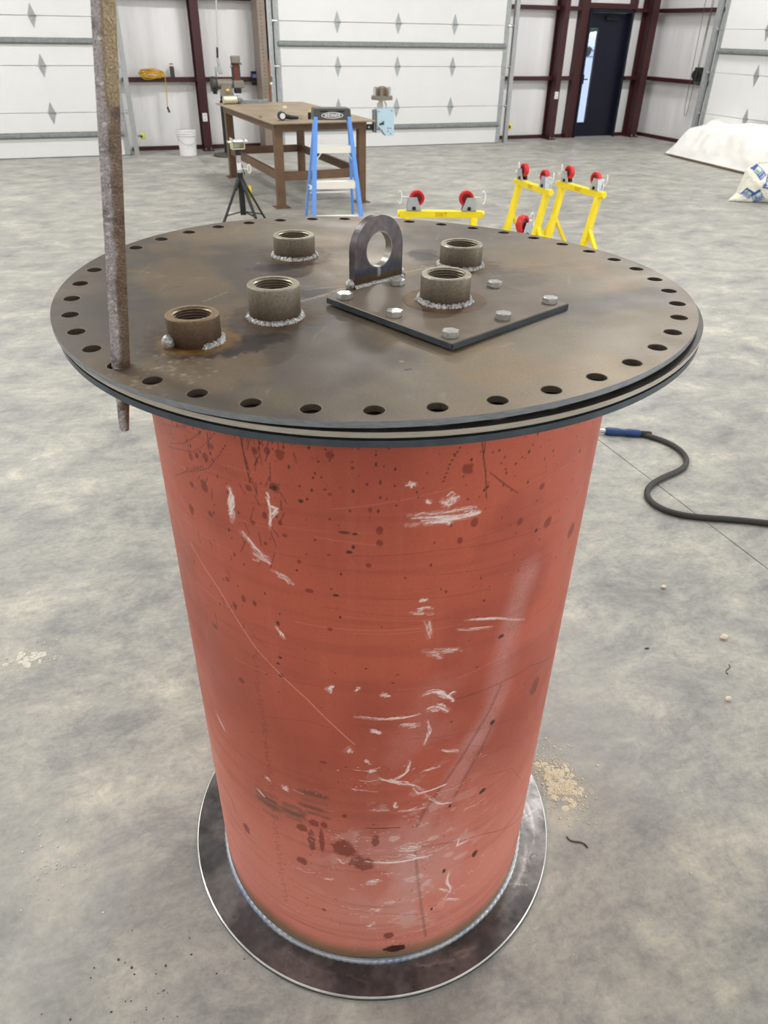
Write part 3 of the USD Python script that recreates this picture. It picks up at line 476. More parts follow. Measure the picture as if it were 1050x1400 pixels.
def ring_z(x, y, A, ph): t = np.arctan2(y, x); r2 = (x * x + y * y) / .4886 ** 2; return A * r2 * np.cos(2 * (t - ph))
NH, RH, A0, HR = 42, .4624, math.radians(155.243), .0122
hole_xy = [(RH * math.cos(A0 + i * 2 * PI / NH), RH * math.sin(A0 + i * 2 * PI / NH)) for i in range(NH)]
def warped(ro, ri, h, top, A, ph, c, size, tilt=(0, 0), shift=(0, 0)):
    # drilled disc: points on every rim and a fine grid between them, then bent into its saddle
    circ = lambda r, n, x=0, y=0: np.stack([x + r * np.cos(np.arange(n) * 2 * PI / n), y + r * np.sin(np.arange(n) * 2 * PI / n)], -1)
    ax = np.arange(-ro, ro, size); gx, gy = np.meshgrid(ax, ax * .866); gx = gx + (np.arange(len(ax)) % 2)[:, None] * size / 2; g = np.stack([gx.ravel(), gy.ravel()], -1)
    hx = np.array(hole_xy) + shift; r = np.linalg.norm(g, axis=1); dh = cKDTree(hx).query(g)[0]
    g = g[(r < ro - size * .6) & (r > ri + size * .6 * (ri > 0)) & (dh > HR + size * .45)]
    pts = [circ(ro, 300)] + ([circ(ri, 200)] if ri else []) + [circ(HR, 22, x, y) for x, y in hx] + [g]
    p = np.vstack(pts); t = Delaunay(p).simplices; cen = p[t].mean(1); rc = np.linalg.norm(cen, axis=1)
    t = t[(cKDTree(hx).query(cen)[0] > HR * .985) & (rc > ri * .9995) & (rc < ro)]
    a, b, d = p[t[:, 0]], p[t[:, 1]], p[t[:, 2]]; cr = (b[:, 0] - a[:, 0]) * (d[:, 1] - a[:, 1]) - (b[:, 1] - a[:, 1]) * (d[:, 0] - a[:, 0])
    t = t[np.abs(cr) > 1e-12]; cr = cr[np.abs(cr) > 1e-12] if len(cr) == len(t) else None
    a, b, d = p[t[:, 0]], p[t[:, 1]], p[t[:, 2]]; cr = (b[:, 0] - a[:, 0]) * (d[:, 1] - a[:, 1]) - (b[:, 1] - a[:, 1]) * (d[:, 0] - a[:, 0])
    t[cr < 0] = t[cr < 0][:, ::-1]
    e = np.vstack([t[:, [0, 1]], t[:, [1, 2]], t[:, [2, 0]]]); es = {tuple(q) for q in e.tolist()}; bd = np.array([q for q in e.tolist() if (q[1], q[0]) not in es]); n = len(p)
    z = top + ring_z(p[:, 0], p[:, 1], A, ph) - tilt[0] * p[:, 0] - tilt[1] * p[:, 1]
    v = np.vstack([np.column_stack([p + c, z]), np.column_stack([p + c, z - h])])
    side = np.vstack([np.stack([bd[:, 1], bd[:, 0], bd[:, 0] + n], -1), np.stack([bd[:, 1], bd[:, 0] + n, bd[:, 1] + n], -1)])
    return v, np.vstack([t, t[:, ::-1] + n, side])
RPH = math.radians(-39.6); LPH = math.radians(-54.8)
# base plate with its smears, bright ground rim and fillet weld
bp = MB().lathe([(.3815, .012), (.4545, .012), (.4572, .0095), (.4572, 0), (.37, 0)], n=256)
n_b = 256; rr = np.linspace(.3815, .4545, 40); an = np.arange(720) * 2 * PI / 720
RR, AA = np.meshgrid(rr, an); bv = np.stack([RR * np.cos(AA), RR * np.sin(AA), 0 * RR + .0122], -1).reshape(-1, 3)
bi = np.arange(720 * 40).reshape(720, 40); bn = np.roll(bi, -1, 0); bf = np.stack([bi[:, :-1], bi[:, 1:], bn[:, 1:], bn[:, :-1]], -1).reshape(-1, 4)
q = bv; nb = fbm(np.stack([q[:, 0] * 16, q[:, 1] * 16, 0 * q[:, 0]], -1), 5, 3)[:, None]
bc = np.array(srgb(76, 74, 76)) * (1 - sm((nb - .35) / .3)) + np.array(srgb(106, 102, 101)) * sm((nb - .35) / .3)
B = Paint(bv[:, :2], bc); rng = np.random.default_rng(12)
for k, (a, r0, r1, w, st) in enumerate([(-62, .392, .43, .006, .9), (-60, .40, .415, .009, .7), (-57, .395, .42, .005, .8), (-52, .40, .44, .003, .7), (-95, .41, .43, .006, .75), (-100, .405, .425, .005, .6), (-106, .40, .41, .004, .6), (-44, .39, .43, .003, .6), (-38, .40, .425, .004, .6), (-35, .39, .44, .0025, .6), (-76, .41, .415, .006, .3), (-128, .40, .43, .003, .35), (-148, .40, .44, .003, .3)]):
    a = math.radians(a + 10); p0 = (r0 * math.cos(a), r0 * math.sin(a)); a2 = a + rng.uniform(.03, .09); p1 = (r1 * math.cos(a2), r1 * math.sin(a2)); da = rng.uniform(.08, .3); rm = r0 + (r1 - r0) * rng.uniform(.2, .8); B.stroke([((rm + .006 * math.sin(q * 3 + k)) * math.cos(a + da * q), (rm + .006 * math.sin(q * 3 + k)) * math.sin(a + da * q)) for q in np.linspace(0, 1, 6)], w * 1.1, srgb(178, 172, 168), st * .5, k, 1.0, 1.4); B.stroke([p0, p1], .0016, srgb(206, 202, 198), st * .4, k, .9) if k % 3 == 0 else None
for k in range(60):
    a = rng.uniform(-PI, .3); r = rng.uniform(.385, .45); B.spot(r * math.cos(a), r * math.sin(a), rng.uniform(.002, .008), rng.uniform(.002, .006), srgb(120, 116, 116) if k % 2 else srgb(36, 34, 38), .5, k, .8)
obj('base_plate', bp, mat_flange, vessel, label='dark round steel base plate with a bright ground rim')
obj('plate_face', MB().add(bv, bf), mat_base, vessel, smooth=True, paint=B.c)
obj('plate_rim', MB().lathe([(.4540, .01245), (.4570, .0108), (.4576, .0085), (.4572, .0085), (.4545, .0120)], n=256), mat_bright_edge, vessel)
n = 900; m = 10; wv = []; rng = np.random.default_rng(3)
ripple = np.sin(np.arange(n) * 2 * PI / 6.0) * .0005; wob = np.interp(np.arange(n), np.arange(0, n + 30, 30), rng.normal(0, .0009, 31))
for j in range(m):
    b = j / (m - 1) * PI / 2 * 1.25 - .2; rad = .0088 + ripple + wob; wv.append(np.stack([(.3795 + rad * np.cos(b) * 1.1) * np.cos(np.arange(n) * 2 * PI / n), (.3795 + rad * np.cos(b) * 1.1) * np.sin(np.arange(n) * 2 * PI / n), .0118 + rad * np.sin(b)], -1))
wv = np.vstack(wv); wi = np.arange(n * m).reshape(m, n); wn = np.roll(wi, -1, 1); wf = np.stack([wi[:-1], wn[:-1], wn[1:], wi[1:]], -1).reshape(-1, 4)
obj('weld_bead', MB().add(wv, wf), mat_weld_base, vessel, smooth=True, label='rippled silver and blue weld bead round the foot')
v, f = warped(.4907, .383, .0085, 1.3806, .00625, RPH, (.002, -.0003), .022, shift=(-.0063, .003))
obj('flange', MB().add(v, f), mat_flange, vessel, smooth=30, label='dark drilled flange at the top of the pipe')
v, f = warped(.4913, .40, .0066, 1.3910, .00625, RPH, (.002, -.0003), .022, shift=(-.0063, .003))
fr = thing('flange_ring', 'bright edged drilled steel ring between the pipe flange and the lid', 'flange ring')
fm = trimesh.Trimesh(v, f, process=False); rc_ = np.hypot(*v[f].mean(1)[:, :2].T); em = (rc_ > .485) & (np.abs(fm.face_normals[:, 2]) < .5)
obj('ring_edge', MB().add(v, f[em]), mat_ring, fr, smooth=30); obj('ring_face', MB().add(v, f[~em]), mat_ring_top, fr, smooth=30)
n = 256; an = np.arange(n) * 2 * PI / n
def hoop(parent, r, z, A, ph, c, mat, name, n=256, t=.0006, h=.006):
    mb = MB(); x, y = r * np.cos(an), r * np.sin(an); zc = z + ring_z(x, y, A, ph)
    V4 = np.vstack([np.stack([x * (1 + dr / r) + c[0], y * (1 + dr / r) + c[1], zc + dz], -1) for dr, dz in ((-t, h / 2), (t, h / 2 - .0008), (t, -h / 2 + .0008), (-t, -h / 2))])
    i4 = np.arange(4 * n).reshape(4, n); n4 = np.roll(i4, -1, 1); F4 = np.stack([i4[1:], n4[1:], n4[:-1], i4[:-1]], -1).reshape(-1, 4)
    obj(name, mb.add(V4, F4), mat, parent, smooth=40)

# ------------------------------------------------------------------ lid
LC, LZ, LA, LT_ = (-.0051, .001), 1.4032, .0073, (-.0012, -.0043)
def lid_z(x, y): return LZ + ring_z(np.asarray(x) - LC[0], np.asarray(y) - LC[1], LA, LPH) - LT_[0] * (np.asarray(x) - LC[0]) - LT_[1] * (np.asarray(y) - LC[1])
v, f = warped(.4886, 0, .0078, LZ, LA, LPH, LC, .0050, LT_)
lid = thing('lid_plate', 'round brown steel lid plate ringed with bolt holes on the pipe top', 'lid')
base = np.array(srgb(122, 108, 94)) + 0 * v
def ln(sx, sy, seed, o=4): return fbm(np.stack([v[:, 0] * sx, v[:, 1] * sy, 0 * v[:, 0] + seed], -1), o, seed)[:, None]
k1 = sm((ln(5, 5, 1) - .36) / .3); base = np.array(srgb(96, 88, 80)) * (1 - k1) + np.array(srgb(124, 113, 97)) * k1
k2 = sm((ln(7, 4, 7) - .56) / .16); base = base * (1 - .4 * k2) + np.array(srgb(142, 120, 88)) * .4 * k2
k3 = sm((ln(3, 9, 13) - .55) / .2); base = base * (1 - .35 * k3) + np.array(srgb(84, 78, 80)) * .35 * k3
P = Paint(v[:, :2], base)
for k, (x, y, rx, ry, st) in enumerate([(-.275, -.20, .055, .03, .7), (-.235, -.185, .05, .025, .55), (-.325, -.205, .04, .016, .35), (-.135, .13, .05, .026, .65), (-.105, .135, .05, .016, .45), (-.222, -.082, .03, .014, .4), (-.118, -.02, .042, .024, .7), (.135, .13, .035, .04, .75), (.145, .16, .03, .02, .5), (-.08, -.066, .02, .012, .4), (-.09, -.17, .04, .01, .15), (.22, -.05, .07, .05, .2)]): P.spot(x, y, rx, ry, srgb(58, 52, 51), min(.95, st * 1.5), k, .35)
for k, (x, y, rx, ry, st) in enumerate([(-.327, .13, .016, .009, .5), (-.012, .257, .06, .02, .35), (.374, -.022, .05, .018, .4), (.3, .02, .08, .02, .25), (.002, -.317, .06, .02, .25), (.0, -.39, .07, .02, .2), (.043, -.41, .08, .02, .18), (-.271, -.085, .02, .02, .25), (-.369, .178, .02, .016, .2), (.35, -.15, .06, .03, .25), (-.195, .307, .06, .02, .25)]): P.spot(x, y, rx, ry, srgb(160, 126, 78), st, k + 30, 1.0)
COUP = [('A', -.316, -.157, .036, .0345), ('B', -.196, -.105, .047, .0365), ('C', -.088, .194, .036, .0365), ('E', .171, .055, .037, .0365)]
for n_, x, y, h, r in COUP:                                                                  # heat halo of scorched scale round each weld
    P.spot(x, y, .074, .070, srgb(78, 62, 50), .7, int(h * 1e4), .4); P.spot(x + .004, y - .004, .058, .056, srgb(150, 116, 64) if n_ == 'A' else srgb(122, 90, 54) if n_ in 'CE' else srgb(104, 78, 54), .8, 5, .35)
P.stroke([(-.21, -.09), (-.144, -.055), (-.064, -.014)], .0022, srgb(178, 164, 146), .8, 1, .5); P.stroke([(.05, .034), (.122, .062)], .0022, srgb(178, 164, 146), .8, 2, .5)
rng = np.random.default_rng(21)
for k in range(60):
    a, r = rng.uniform(0, 2 * PI), rng.uniform(0, .45); x, y = r * math.cos(a), r * math.sin(a); b = rng.normal(.4, .5); w = rng.uniform(.01, .06)
    P.stroke([(x, y), (x + w * math.cos(b), y + w * math.sin(b))], .0025, srgb(158, 146, 128) if k % 3 else srgb(70, 62, 58), rng.uniform(.2, .6), k, .5)
for k in range(40): a, r = rng.uniform(0, 2 * PI), rng.uniform(0, .47); P.spot(r * math.cos(a), r * math.sin(a), .0028, .0024, srgb(220, 210, 194), .45, k, .9)
for k in range(150): P.spot(-.36 + rng.normal(0, .035), -.25 + rng.normal(0, .03), .0026, .0022, srgb(190, 180, 164), .4, k, 1.0)
P.spot(-.092, -.344, .006, .004, srgb(52, 44, 40), .9, 1, .5)
nn = trimesh.Trimesh(v, f, process=False); top = nn.face_normals[:, 2] > .5
def part_of(mask):
    ids = np.unique(f[mask]); mp = np.full(len(v), -1); mp[ids] = np.arange(len(ids)); return v[ids], mp[f[mask]], ids
tv_, tf_, ti_ = part_of(top); obj('plate_top', MB().add(tv_, tf_), mat_lid, lid, smooth=True, paint=P.c[ti_])
rc_ = np.hypot(*(v[f].mean(1)[:, :2] - LC).T); sv_, sf_, si_ = part_of(~top & (rc_ > .4800) & (np.abs(nn.face_normals[:, 2]) < .5)); obj('plate_edge', MB().add(sv_, sf_), mat_lid_edge, lid, smooth=25)
sv_, sf_, si_ = part_of(~top & ~((rc_ > .4800) & (np.abs(nn.face_normals[:, 2]) < .5))); obj('plate_underside', MB().add(sv_, sf_), mat_hole, lid, smooth=25)
mb = MB(); hv = []
for hx_, hy_ in hole_xy:                                                                     # bright burr round every bolt hole
    c = np.array([hx_ + LC[0], hy_ + LC[1]]); a = np.arange(20) * 2 * PI / 20; rings = []
    for r_, dz in ((HR * .99, -.0004), (HR * 1.02, .0004), (HR * 1.07, .00005)):
        x, y = c[0] + r_ * np.cos(a), c[1] + r_ * np.sin(a); rings.append(np.stack([x, y, lid_z(x, y) + dz], -1))
    rv = np.vstack(rings); ri = np.arange(60).reshape(3, 20); rn = np.roll(ri, -1, 1); mb.add(rv, np.stack([ri[:-1], ri[1:], rn[1:], rn[:-1]], -1).reshape(-1, 4))
obj('hole_burr', mb, M('hole_burr_steel', srgb(132, 121, 106), .45, .4), lid, smooth=True, kind='stuff')

def coupling(parent, x, y, z, h, r, seed, tone, lean=0.0):
    prof = [(r - .006, -.001), (r, -.001), (r, h - .0018), (r - .0016, h), (r - .0085, h)]
    ri = r - .0092; zc = h - .001
    for t in range(9):
        prof += [(ri + .0012, zc), (ri - .0012, zc - .0018)]; zc -= .0036
    prof += [(ri, -.001)]
    prof = np.array(prof); pz = []
    mb = MB().lathe(prof, (x, y, z), n=72)
    vv = mb.V[0]; zr = (vv[:, 2] - z) / h; rad = np.hypot(vv[:, 0] - x, vv[:, 1] - y); nn_ = fbm(np.stack([vv[:, 0] * 90, vv[:, 1] * 90, vv[:, 2] * 30 + seed], -1), 4, seed)
    a = sm((zr + (nn_ - .5) * .9) / .85)[:, None]; c = np.array(tone[0]) * (1 - a) + np.array(tone[1]) * a
    rim = sm((zr - .93) / .05)[:, None] * (rad > r - .0098)[:, None] * .8; c = c * (1 - rim) + np.array(tone[2]) * rim
    inn = (rad < r - .0085)[:, None]; c = np.where(inn, np.array(tone[3]), c)
    return obj('coupling', mb, mat_coupling, parent, smooth=28, paint=c)
def ring_weld(parent, x, y, z, r, seed, arcs=((0, 360),), lump=None):
    rng = np.random.default_rng(seed); mb = MB()
    for a0, a1 in arcs:
        n = max(12, int((a1 - a0) * .9)); a = np.radians(np.linspace(a0, a1, n)); m = 7; rows = []
        rad = .0046 + .00018 * np.sin(np.arange(n) * 2 * PI / 3.7 + np.cumsum(rng.normal(0, .35, n))) + np.convolve(rng.normal(0, .0012, n + 4), np.ones(5) / 5, 'valid') + rng.normal(0, .0003, n)
        tp = np.clip(np.minimum(np.arange(n), n - 1 - np.arange(n)) / 4, .15, 1) if a1 - a0 < 359 else 1.0
        for j in range(m):
            b = -.25 + j / (m - 1) * 2.1; rr = r - .001 + rad * tp * np.cos(b) * 1.35; rows.append(np.stack([x + rr * np.cos(a), y + rr * np.sin(a), z + rad * tp * np.sin(b) * 1.25 - .0004], -1))
        wv = np.vstack(rows); wi = np.arange(n * m).reshape(m, n); mb.add(wv, np.stack([wi[:-1, :-1], wi[:-1, 1:], wi[1:, 1:], wi[1:, :-1]], -1).reshape(-1, 4))
    if lump: mb.sphere((x + (r + .004) * math.cos(lump), y + (r + .004) * math.sin(lump), z + .006), .0085, 3, (1, 1, 1.15))
    return obj('weld_bead', mb, mat_weld, parent, smooth=50)
BRN = [srgb(70, 48, 38), srgb(108, 92, 80), srgb(164, 138, 106), srgb(140, 126, 104)]
GRY = [srgb(78, 54, 40), srgb(130, 122, 110), srgb(178, 170, 152), srgb(152, 142, 120)]
for k, (n_, x, y, h, r) in enumerate(COUP):
    z = float(lid_z(x, y)); cp = coupling(lid, x, y, z, h, r, k + 3, BRN if n_ == 'A' else GRY)
    if n_ == 'A': ring_weld(cp, x, y, z, r, 5, ((-85, 15),), math.radians(-158))
    else: ring_weld(cp, x, y, z, r, 6 + k)
# lifting lug on the lid's centre line
la = math.radians(22.2); ux = np.array([math.cos(la), math.sin(la), 0]); lw = .051
pl = Polygon([(-lw, 0), (lw, 0)] + [(lw * math.cos(t), .052 + lw * math.sin(t)) for t in np.linspace(0, PI, 40)]).difference(Point(0, .052).buffer(.0262, quad_segs=16))
lz = float(lid_z(-.004, .004)); lo = np.array([-.004, .0035, lz - .0005]); t = .0135; perp = np.cross(ux, (0, 0, 1))
t_m = trimesh.creation.extrude_polygon(pl, t, engine='earcut'); lv, lf = trimesh.remesh.subdivide_to_size(t_m.vertices, t_m.faces, .005, max_iter=10); lv = np.array(lv)
lu = lv.copy(); lv = lo + lu[:, :1] * ux + lu[:, 1:2] * np.array([0, 0, 1.]) + (lu[:, 2:3] - t / 2) * perp
nl = fbm(lu * 40, 4, 5)[:, None]; lc = np.array(srgb(84, 78, 82)) * (1 - sm((nl - .35) / .3)) + np.array(srgb(104, 96, 98)) * sm((nl - .35) / .3)
hz = lu[:, 1:2] + .01 * (nl - .5); a = sm((.036 - hz) / .012); lc = lc * (1 - .6 * a) + np.array(srgb(70, 84, 104)) * .6 * a; a = sm((.022 - hz) / .012); lc = lc * (1 - .75 * a) + np.array(srgb(122, 94, 58)) * .75 * a
er = np.abs(np.hypot(lu[:, 0], lu[:, 1] - .052) - .0262) < .0012; lc[er] = srgb(150, 146, 140)
ch_ = (np.abs(lu[:, 0]) < .0027) & (lu[:, 1] < .0262) & (lu[:, 1] > .011); lc[ch_] = srgb(170, 176, 184)
lug = obj('lifting_lug', MB().add(lv, lf), mat_lug, lid, smooth=30, paint=lc, label='upright rounded steel lifting lug with a round hole')
mb = MB(); rng = np.random.default_rng(8)
for s in (-1, 1):
    n = 60; u_ = np.linspace(-lw - .002, lw + .002, n); rad = .0042 + .0002 * np.sin(np.arange(n) * 2 * PI / 4.6) + rng.normal(0, .0003, n); rows = []
    for j in range(6):
        b = -.2 + j / 5 * 2.0; p = lo + u_[:, None] * ux + s * (t / 2 - .001 + rad[:, None] * math.cos(b) * 1.3) * perp; p[:, 2] += rad * math.sin(b) * 1.3; rows.append(p)
    wv = np.vstack(rows); wi = np.arange(6 * n).reshape(6, n); ff = np.stack([wi[:-1, :-1], wi[:-1, 1:], wi[1:, 1:], wi[1:, :-1]], -1).reshape(-1, 4); mb.add(wv, ff if s > 0 else ff[:, ::-1])
for s in (-1, 1): mb.sphere(lo + s * (lw + .004) * ux + np.array([0, 0, .005]), .0078, 2, (1, 1, 1.2))
obj('weld_bead', mb, mat_weld, lug, smooth=50)

# square cover plate bolted on the lid
ca = math.radians(22.3); cc = np.array([.050, -.150]); czp = float(max(lid_z(cc[0] + a * .12, cc[1] + b * .12) for a in (-1, 1) for b in (-1, 1))); czp = float(lid_z(*cc)) + .0012
cov = thing('cover_plate', 'square steel cover plate bolted on the lid with one pipe coupling', 'cover plate', (cc[0], cc[1], czp), ca)
obj('plate', MB().box((0, 0, .0046), (.2496, .2496, .0092), ch=.0012), mat_plate, cov)
obj('plate_rim', MB().box((-.1252, 0, .0046), (.0006, .249, .0078)).box((.1252, 0, .0046), (.0006, .249, .0078)).box((0, -.1252, .0046), (.249, .0006, .0078)).box((0, .1252, .0046), (.249, .0006, .0078)), mat_flange, cov)
cp = coupling(cov, -.002, .003, .0092, .039, .0365, 17, GRY); ring_weld(cp, -.002, .003, .0092, .0365, 31)
halo = MB().lathe([(.036, .00925), (.062, .00935), (.0625, .0092)], (-.002, .003, 0), n=48)
obj('scorched_halo', halo, M('scorched_scale', srgb(84, 62, 46), .5, .3, col2=srgb(120, 92, 58), scale=40), cov, smooth=True)
for i in (-1, 0, 1):
    for j in (-1, 0, 1):
        if i == 0 and j == 0: continue
        x, y = .107 * i, .1045 * j; rot = random.Random(i * 7 + j * 3 + 40).uniform(0, 1.0); R = .0118
        hexa = Polygon([(R * math.cos(rot + q * PI / 3), R * math.sin(rot + q * PI / 3)) for q in range(6)])
        t_ = trimesh.creation.extrude_polygon(hexa, .0066, engine='earcut'); dome_ = MB().lathe([(0, .0006), (.0086, .0005), (.0090, 0), (0, 0)], (x, y, .0170), n=24)
        b_ = MB().add(t_.vertices + (x, y, .0104), t_.faces).lathe([(0, .0000), (.0096, .0), (.0096, .0012), (0, .0012)], (x, y, .0092), n=24); b_.add(dome_.V[0], dome_.F[0])
        obj('hex_bolt', b_, mat_bolt, cov, smooth=25)

# pitted steel bar dropped through one bolt hole
pb = np.array([-.4138, -.2105, float(lid_z(-.4138, -.2105))]); pd = unit(np.array([.129, -.024, .991])); s_, u_, d_ = frame(pd, (-.55, -.83, .2))
bar = thing('steel_bar', 'pitted six-sided steel bar standing in a bolt hole at the left of the lid', 'steel bar')
def bar_part(l0, l1, r0, r1, n, m, rough, seed):
    rows = []; L = np.linspace(l0, l1, m); a = np.arange(n) * 2 * PI / n
    for l in L:
        r_ = r0 + (r1 - r0) * (l - l0) / (l1 - l0)
        hexr = r_ * (.955 + .045 * 0) / np.cos((a + .5 * 0) % (PI / 3) - PI / 6) if rough else r_ + 0 * a
        rows.append(pb + l * d_ + hexr[:, None] * (np.cos(a)[:, None] * s_ + np.sin(a)[:, None] * u_))
    Vv = np.vstack(rows); dn = (fbm(Vv * 170, 4, seed) - .5) * .0006 * (1 if rough else .4); ax = pb + ((Vv - pb) @ d_)[:, None] * d_; rad = Vv - ax; Vv = ax + rad * (1 + dn / np.linalg.norm(rad, axis=1))[:, None]
    Vv = np.vstack([Vv, [pb + l0 * d_], [pb + l1 * d_]]); i = np.arange(m * n).reshape(m, n); nx_ = np.roll(i, -1, 1)
    Ff = np.stack([i[:-1], nx_[:-1], nx_[1:], i[1:]], -1).reshape(-1, 4); Ff = np.vstack([Ff[:, [0, 1, 2]], Ff[:, [0, 2, 3]], np.stack([np.full(n, m * n), nx_[0], i[0]], -1), np.stack([np.full(n, m * n + 1), i[-1], nx_[-1]], -1)])
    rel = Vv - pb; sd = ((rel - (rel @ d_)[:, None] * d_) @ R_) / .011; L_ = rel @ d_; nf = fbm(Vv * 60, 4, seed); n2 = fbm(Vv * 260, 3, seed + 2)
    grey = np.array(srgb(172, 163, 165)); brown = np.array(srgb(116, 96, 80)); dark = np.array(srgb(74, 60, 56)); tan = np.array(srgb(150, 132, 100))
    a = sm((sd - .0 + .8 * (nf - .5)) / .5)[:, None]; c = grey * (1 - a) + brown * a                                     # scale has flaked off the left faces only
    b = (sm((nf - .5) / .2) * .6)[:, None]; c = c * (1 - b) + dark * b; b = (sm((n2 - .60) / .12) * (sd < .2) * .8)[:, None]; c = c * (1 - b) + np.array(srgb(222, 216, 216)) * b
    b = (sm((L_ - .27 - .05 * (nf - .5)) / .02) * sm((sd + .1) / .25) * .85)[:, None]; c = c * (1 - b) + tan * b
    return MB().add(Vv, Ff), c
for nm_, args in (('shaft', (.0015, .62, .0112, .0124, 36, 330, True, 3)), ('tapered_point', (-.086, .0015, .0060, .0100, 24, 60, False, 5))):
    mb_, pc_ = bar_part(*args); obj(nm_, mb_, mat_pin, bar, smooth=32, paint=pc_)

# ------------------------------------------------------------------ blue stepladder
st = thing('stepladder', 'blue fiberglass stepladder with white steps and a dark grey cap', 'stepladder', (1.728, 5.673, 0), -.15)
K, HW, SL = .262, .248, .091
def fpt(z, s): return np.array([s * (HW - SL * z), K * z, z])
def rpt(z, s): return np.array([s * (HW + .004 - SL * z), .30 + .34 * (1.08 - z) / 1.08, z])
for s in (-1, 1):
    obj('front_rail', MB().beam(fpt(0.02, s), fpt(1.08, s), .03, .07, (1, 0, 0), ch=.004) if False else MB().beam(fpt(.02, s), fpt(1.08, s), .068, .036, (1, 0, 0), ch=.004), mat_blue, st)
    obj('rear_rail', MB().beam(rpt(.02, s), rpt(1.07, s), .045, .022, (1, 0, 0), ch=.004), mat_blue, st)
    obj('rubber_foot', MB().beam(fpt(0, s), fpt(.05, s), .08, .04, (1, 0, 0), ch=.004), mat_rubber, st); obj('rubber_foot', MB().beam(rpt(0, s), rpt(.05, s), .056, .034, (1, 0, 0), ch=.004), mat_rubber, st)
for z in (.287, .575, .862):
    w = 2 * (HW - SL * z) - .02; y = K * z
    t_ = obj('step', MB().box((0, y + .012, z - .006), (w, .085, .012), ch=.002).box((0, y - .03, z - .03), (w, .006, .06)).box((0, y + .052, z - .02), (w, .006, .04)), mat_alu, st)
    for s in (-1, 1):
        if z > .8: obj('step_brace', MB().beam((s * (w / 2 - .05), y - .01, z - .05), (s * (HW - SL * (z - .13)), K * (z - .13), z - .13), .016, .008), mat_alu, t_)
for z in (.10, .42):
    obj('rear_bar', MB().beam(rpt(z, -1), rpt(z, 1), .02, .012), mat_alu, st)
for s in (-1, 1): obj('spreader', MB().beam(fpt(.50, s) + (s * .0, .03, 0), rpt(.50, s) + (0, -.01, 0), .02, .005).beam(fpt(.50, s) + (-s * .012, .03, .0), rpt(.46, s), .004, .012), mat_alu, st)
cz, cy = 1.06, .345
prof = Polygon([(-.172, 0), (.172, 0), (.163, .085), (.15, .092), (-.15, .092), (-.163, .085)])
capm = MB().prism(prof, .17, (0, cy + .085, cz), (1, 0, 0), (0, 0, 1))
cap = obj('top_cap', capm, mat_grey_plastic, st)
for s in (-1, 1): obj('cap_slot', MB().box((s * .075, cy - .085, cz + .07), (.07, .006, .012)), mat_dark_slot, cap)
oval = Point(0, 0).buffer(1, quad_segs=16)
ov = Polygon([(.098 * a, .024 * b) for a, b in oval.exterior.coords]); ovi = Polygon([(.092 * a, .0195 * b) for a, b in oval.exterior.coords])
obj('maker_emblem', MB().prism(ov.difference(ovi), .002, (0, cy - .0855, cz + .038), (1, 0, 0), (0, 0, 1)), mat_white, cap)
tm = text_mesh('WERNER', .024, .002, bold=True); tv = tm.vertices - [tm.bounds[:, 0].mean(), tm.bounds[:, 1].mean(), 0]
obj('lettering', MB().add(np.stack([tv[:, 0] * 1.05, cy - .0855 - tv[:, 2], cz + .038 + tv[:, 1]], -1), tm.faces[:, ::-1][:, ::-1]), mat_white, cap)
tag_ = obj('warning_label', MB().beam(fpt(.3, -1) + (-.014, -.0, 0), fpt(.8, -1) + (-.014, 0, 0), .05, .002, (1, 0, 0)), mat_white, st)

# ------------------------------------------------------------------ steel work table
TX, TY, TA = 2.12, 8.86, math.radians(3.5)
tb = thing('work_table', 'large rusty brown steel work table with low cross rails', 'table', (TX, TY, 0), TA)
TW, TL, TZ = 1.22, 2.60, .885
obj('tabletop', MB().box((0, 0, TZ - .006), (TW, TL, .012), ch=.001), mat_table, tb)
lx, ly = .50, 1.10
for sx in (-1, 1):
    for sy in (-1, 1):
        obj('leg', MB().box((sx * lx, sy * ly, .44), (.09, .09, .87), ch=.004), mat_table_leg, tb)
        obj('foot_pad', MB().box((sx * lx, sy * ly, .005), (.17, .17, .01), ch=.001), mat_table_leg, tb)
for sx in (-1, 1):
    obj('apron', MB().box((sx * (lx + .045), 0, TZ - .052), (.012, 2 * ly + .09, .08)), mat_table_leg, tb)
    obj('cross_rail', MB().box((sx * lx, 0, .33), (.05, 2 * ly - .09, .09), ch=.004), mat_table_leg, tb)
for sy in (-1, 1):
    obj('apron', MB().box((0, sy * (ly + .045), TZ - .052), (2 * lx + .09, .012, .08)), mat_table_leg, tb)
    obj('cross_rail', MB().box((0, sy * ly, .33), (2 * lx - .09, .05, .09), ch=.004), mat_table_leg, tb)
tz = TZ
def lathed(nm, prof, mat, par=None, c=(0, 0, 0), ax=None, n=24, **k): return obj(nm, MB().lathe(prof, c, n, ax), mat, par, smooth=35, **k)
kn = thing('air_tool', 'small dark angle tool with a round white disc on the table front edge', 'tool', (1.77, 7.84, tz))
obj('head', MB().cyl((0, -.05, .045), (0, .03, .045), .042, 18), mat_black, kn, smooth=40); lathed('disc', [(0, -.058), (.028, -.058), (.03, -.052), (.03, -.046)], mat_white, kn, (0, 0, .045), (0, 1, 0)); obj('handle', MB().tube([(.03, .01, .04), (.12, .03, .024), (.2, .03, .02)], [.026, .022, .016], 12), mat_black, kn, smooth=40)
tp = thing('tape_measure', 'lime yellow tape measure on the table seen right of the ladder rail', 'tape measure', (2.30, 7.92, tz), .2)
obj('case', MB().box((0, 0, .032), (.075, .045, .062), ch=.012), mat_lime, tp); obj('hook', MB().box((.043, 0, .008), (.014, .02, .012)), mat_chrome, tp); obj('grip_band', MB().box((0, -.0235, .03), (.05, .003, .03)), mat_rubber, tp)
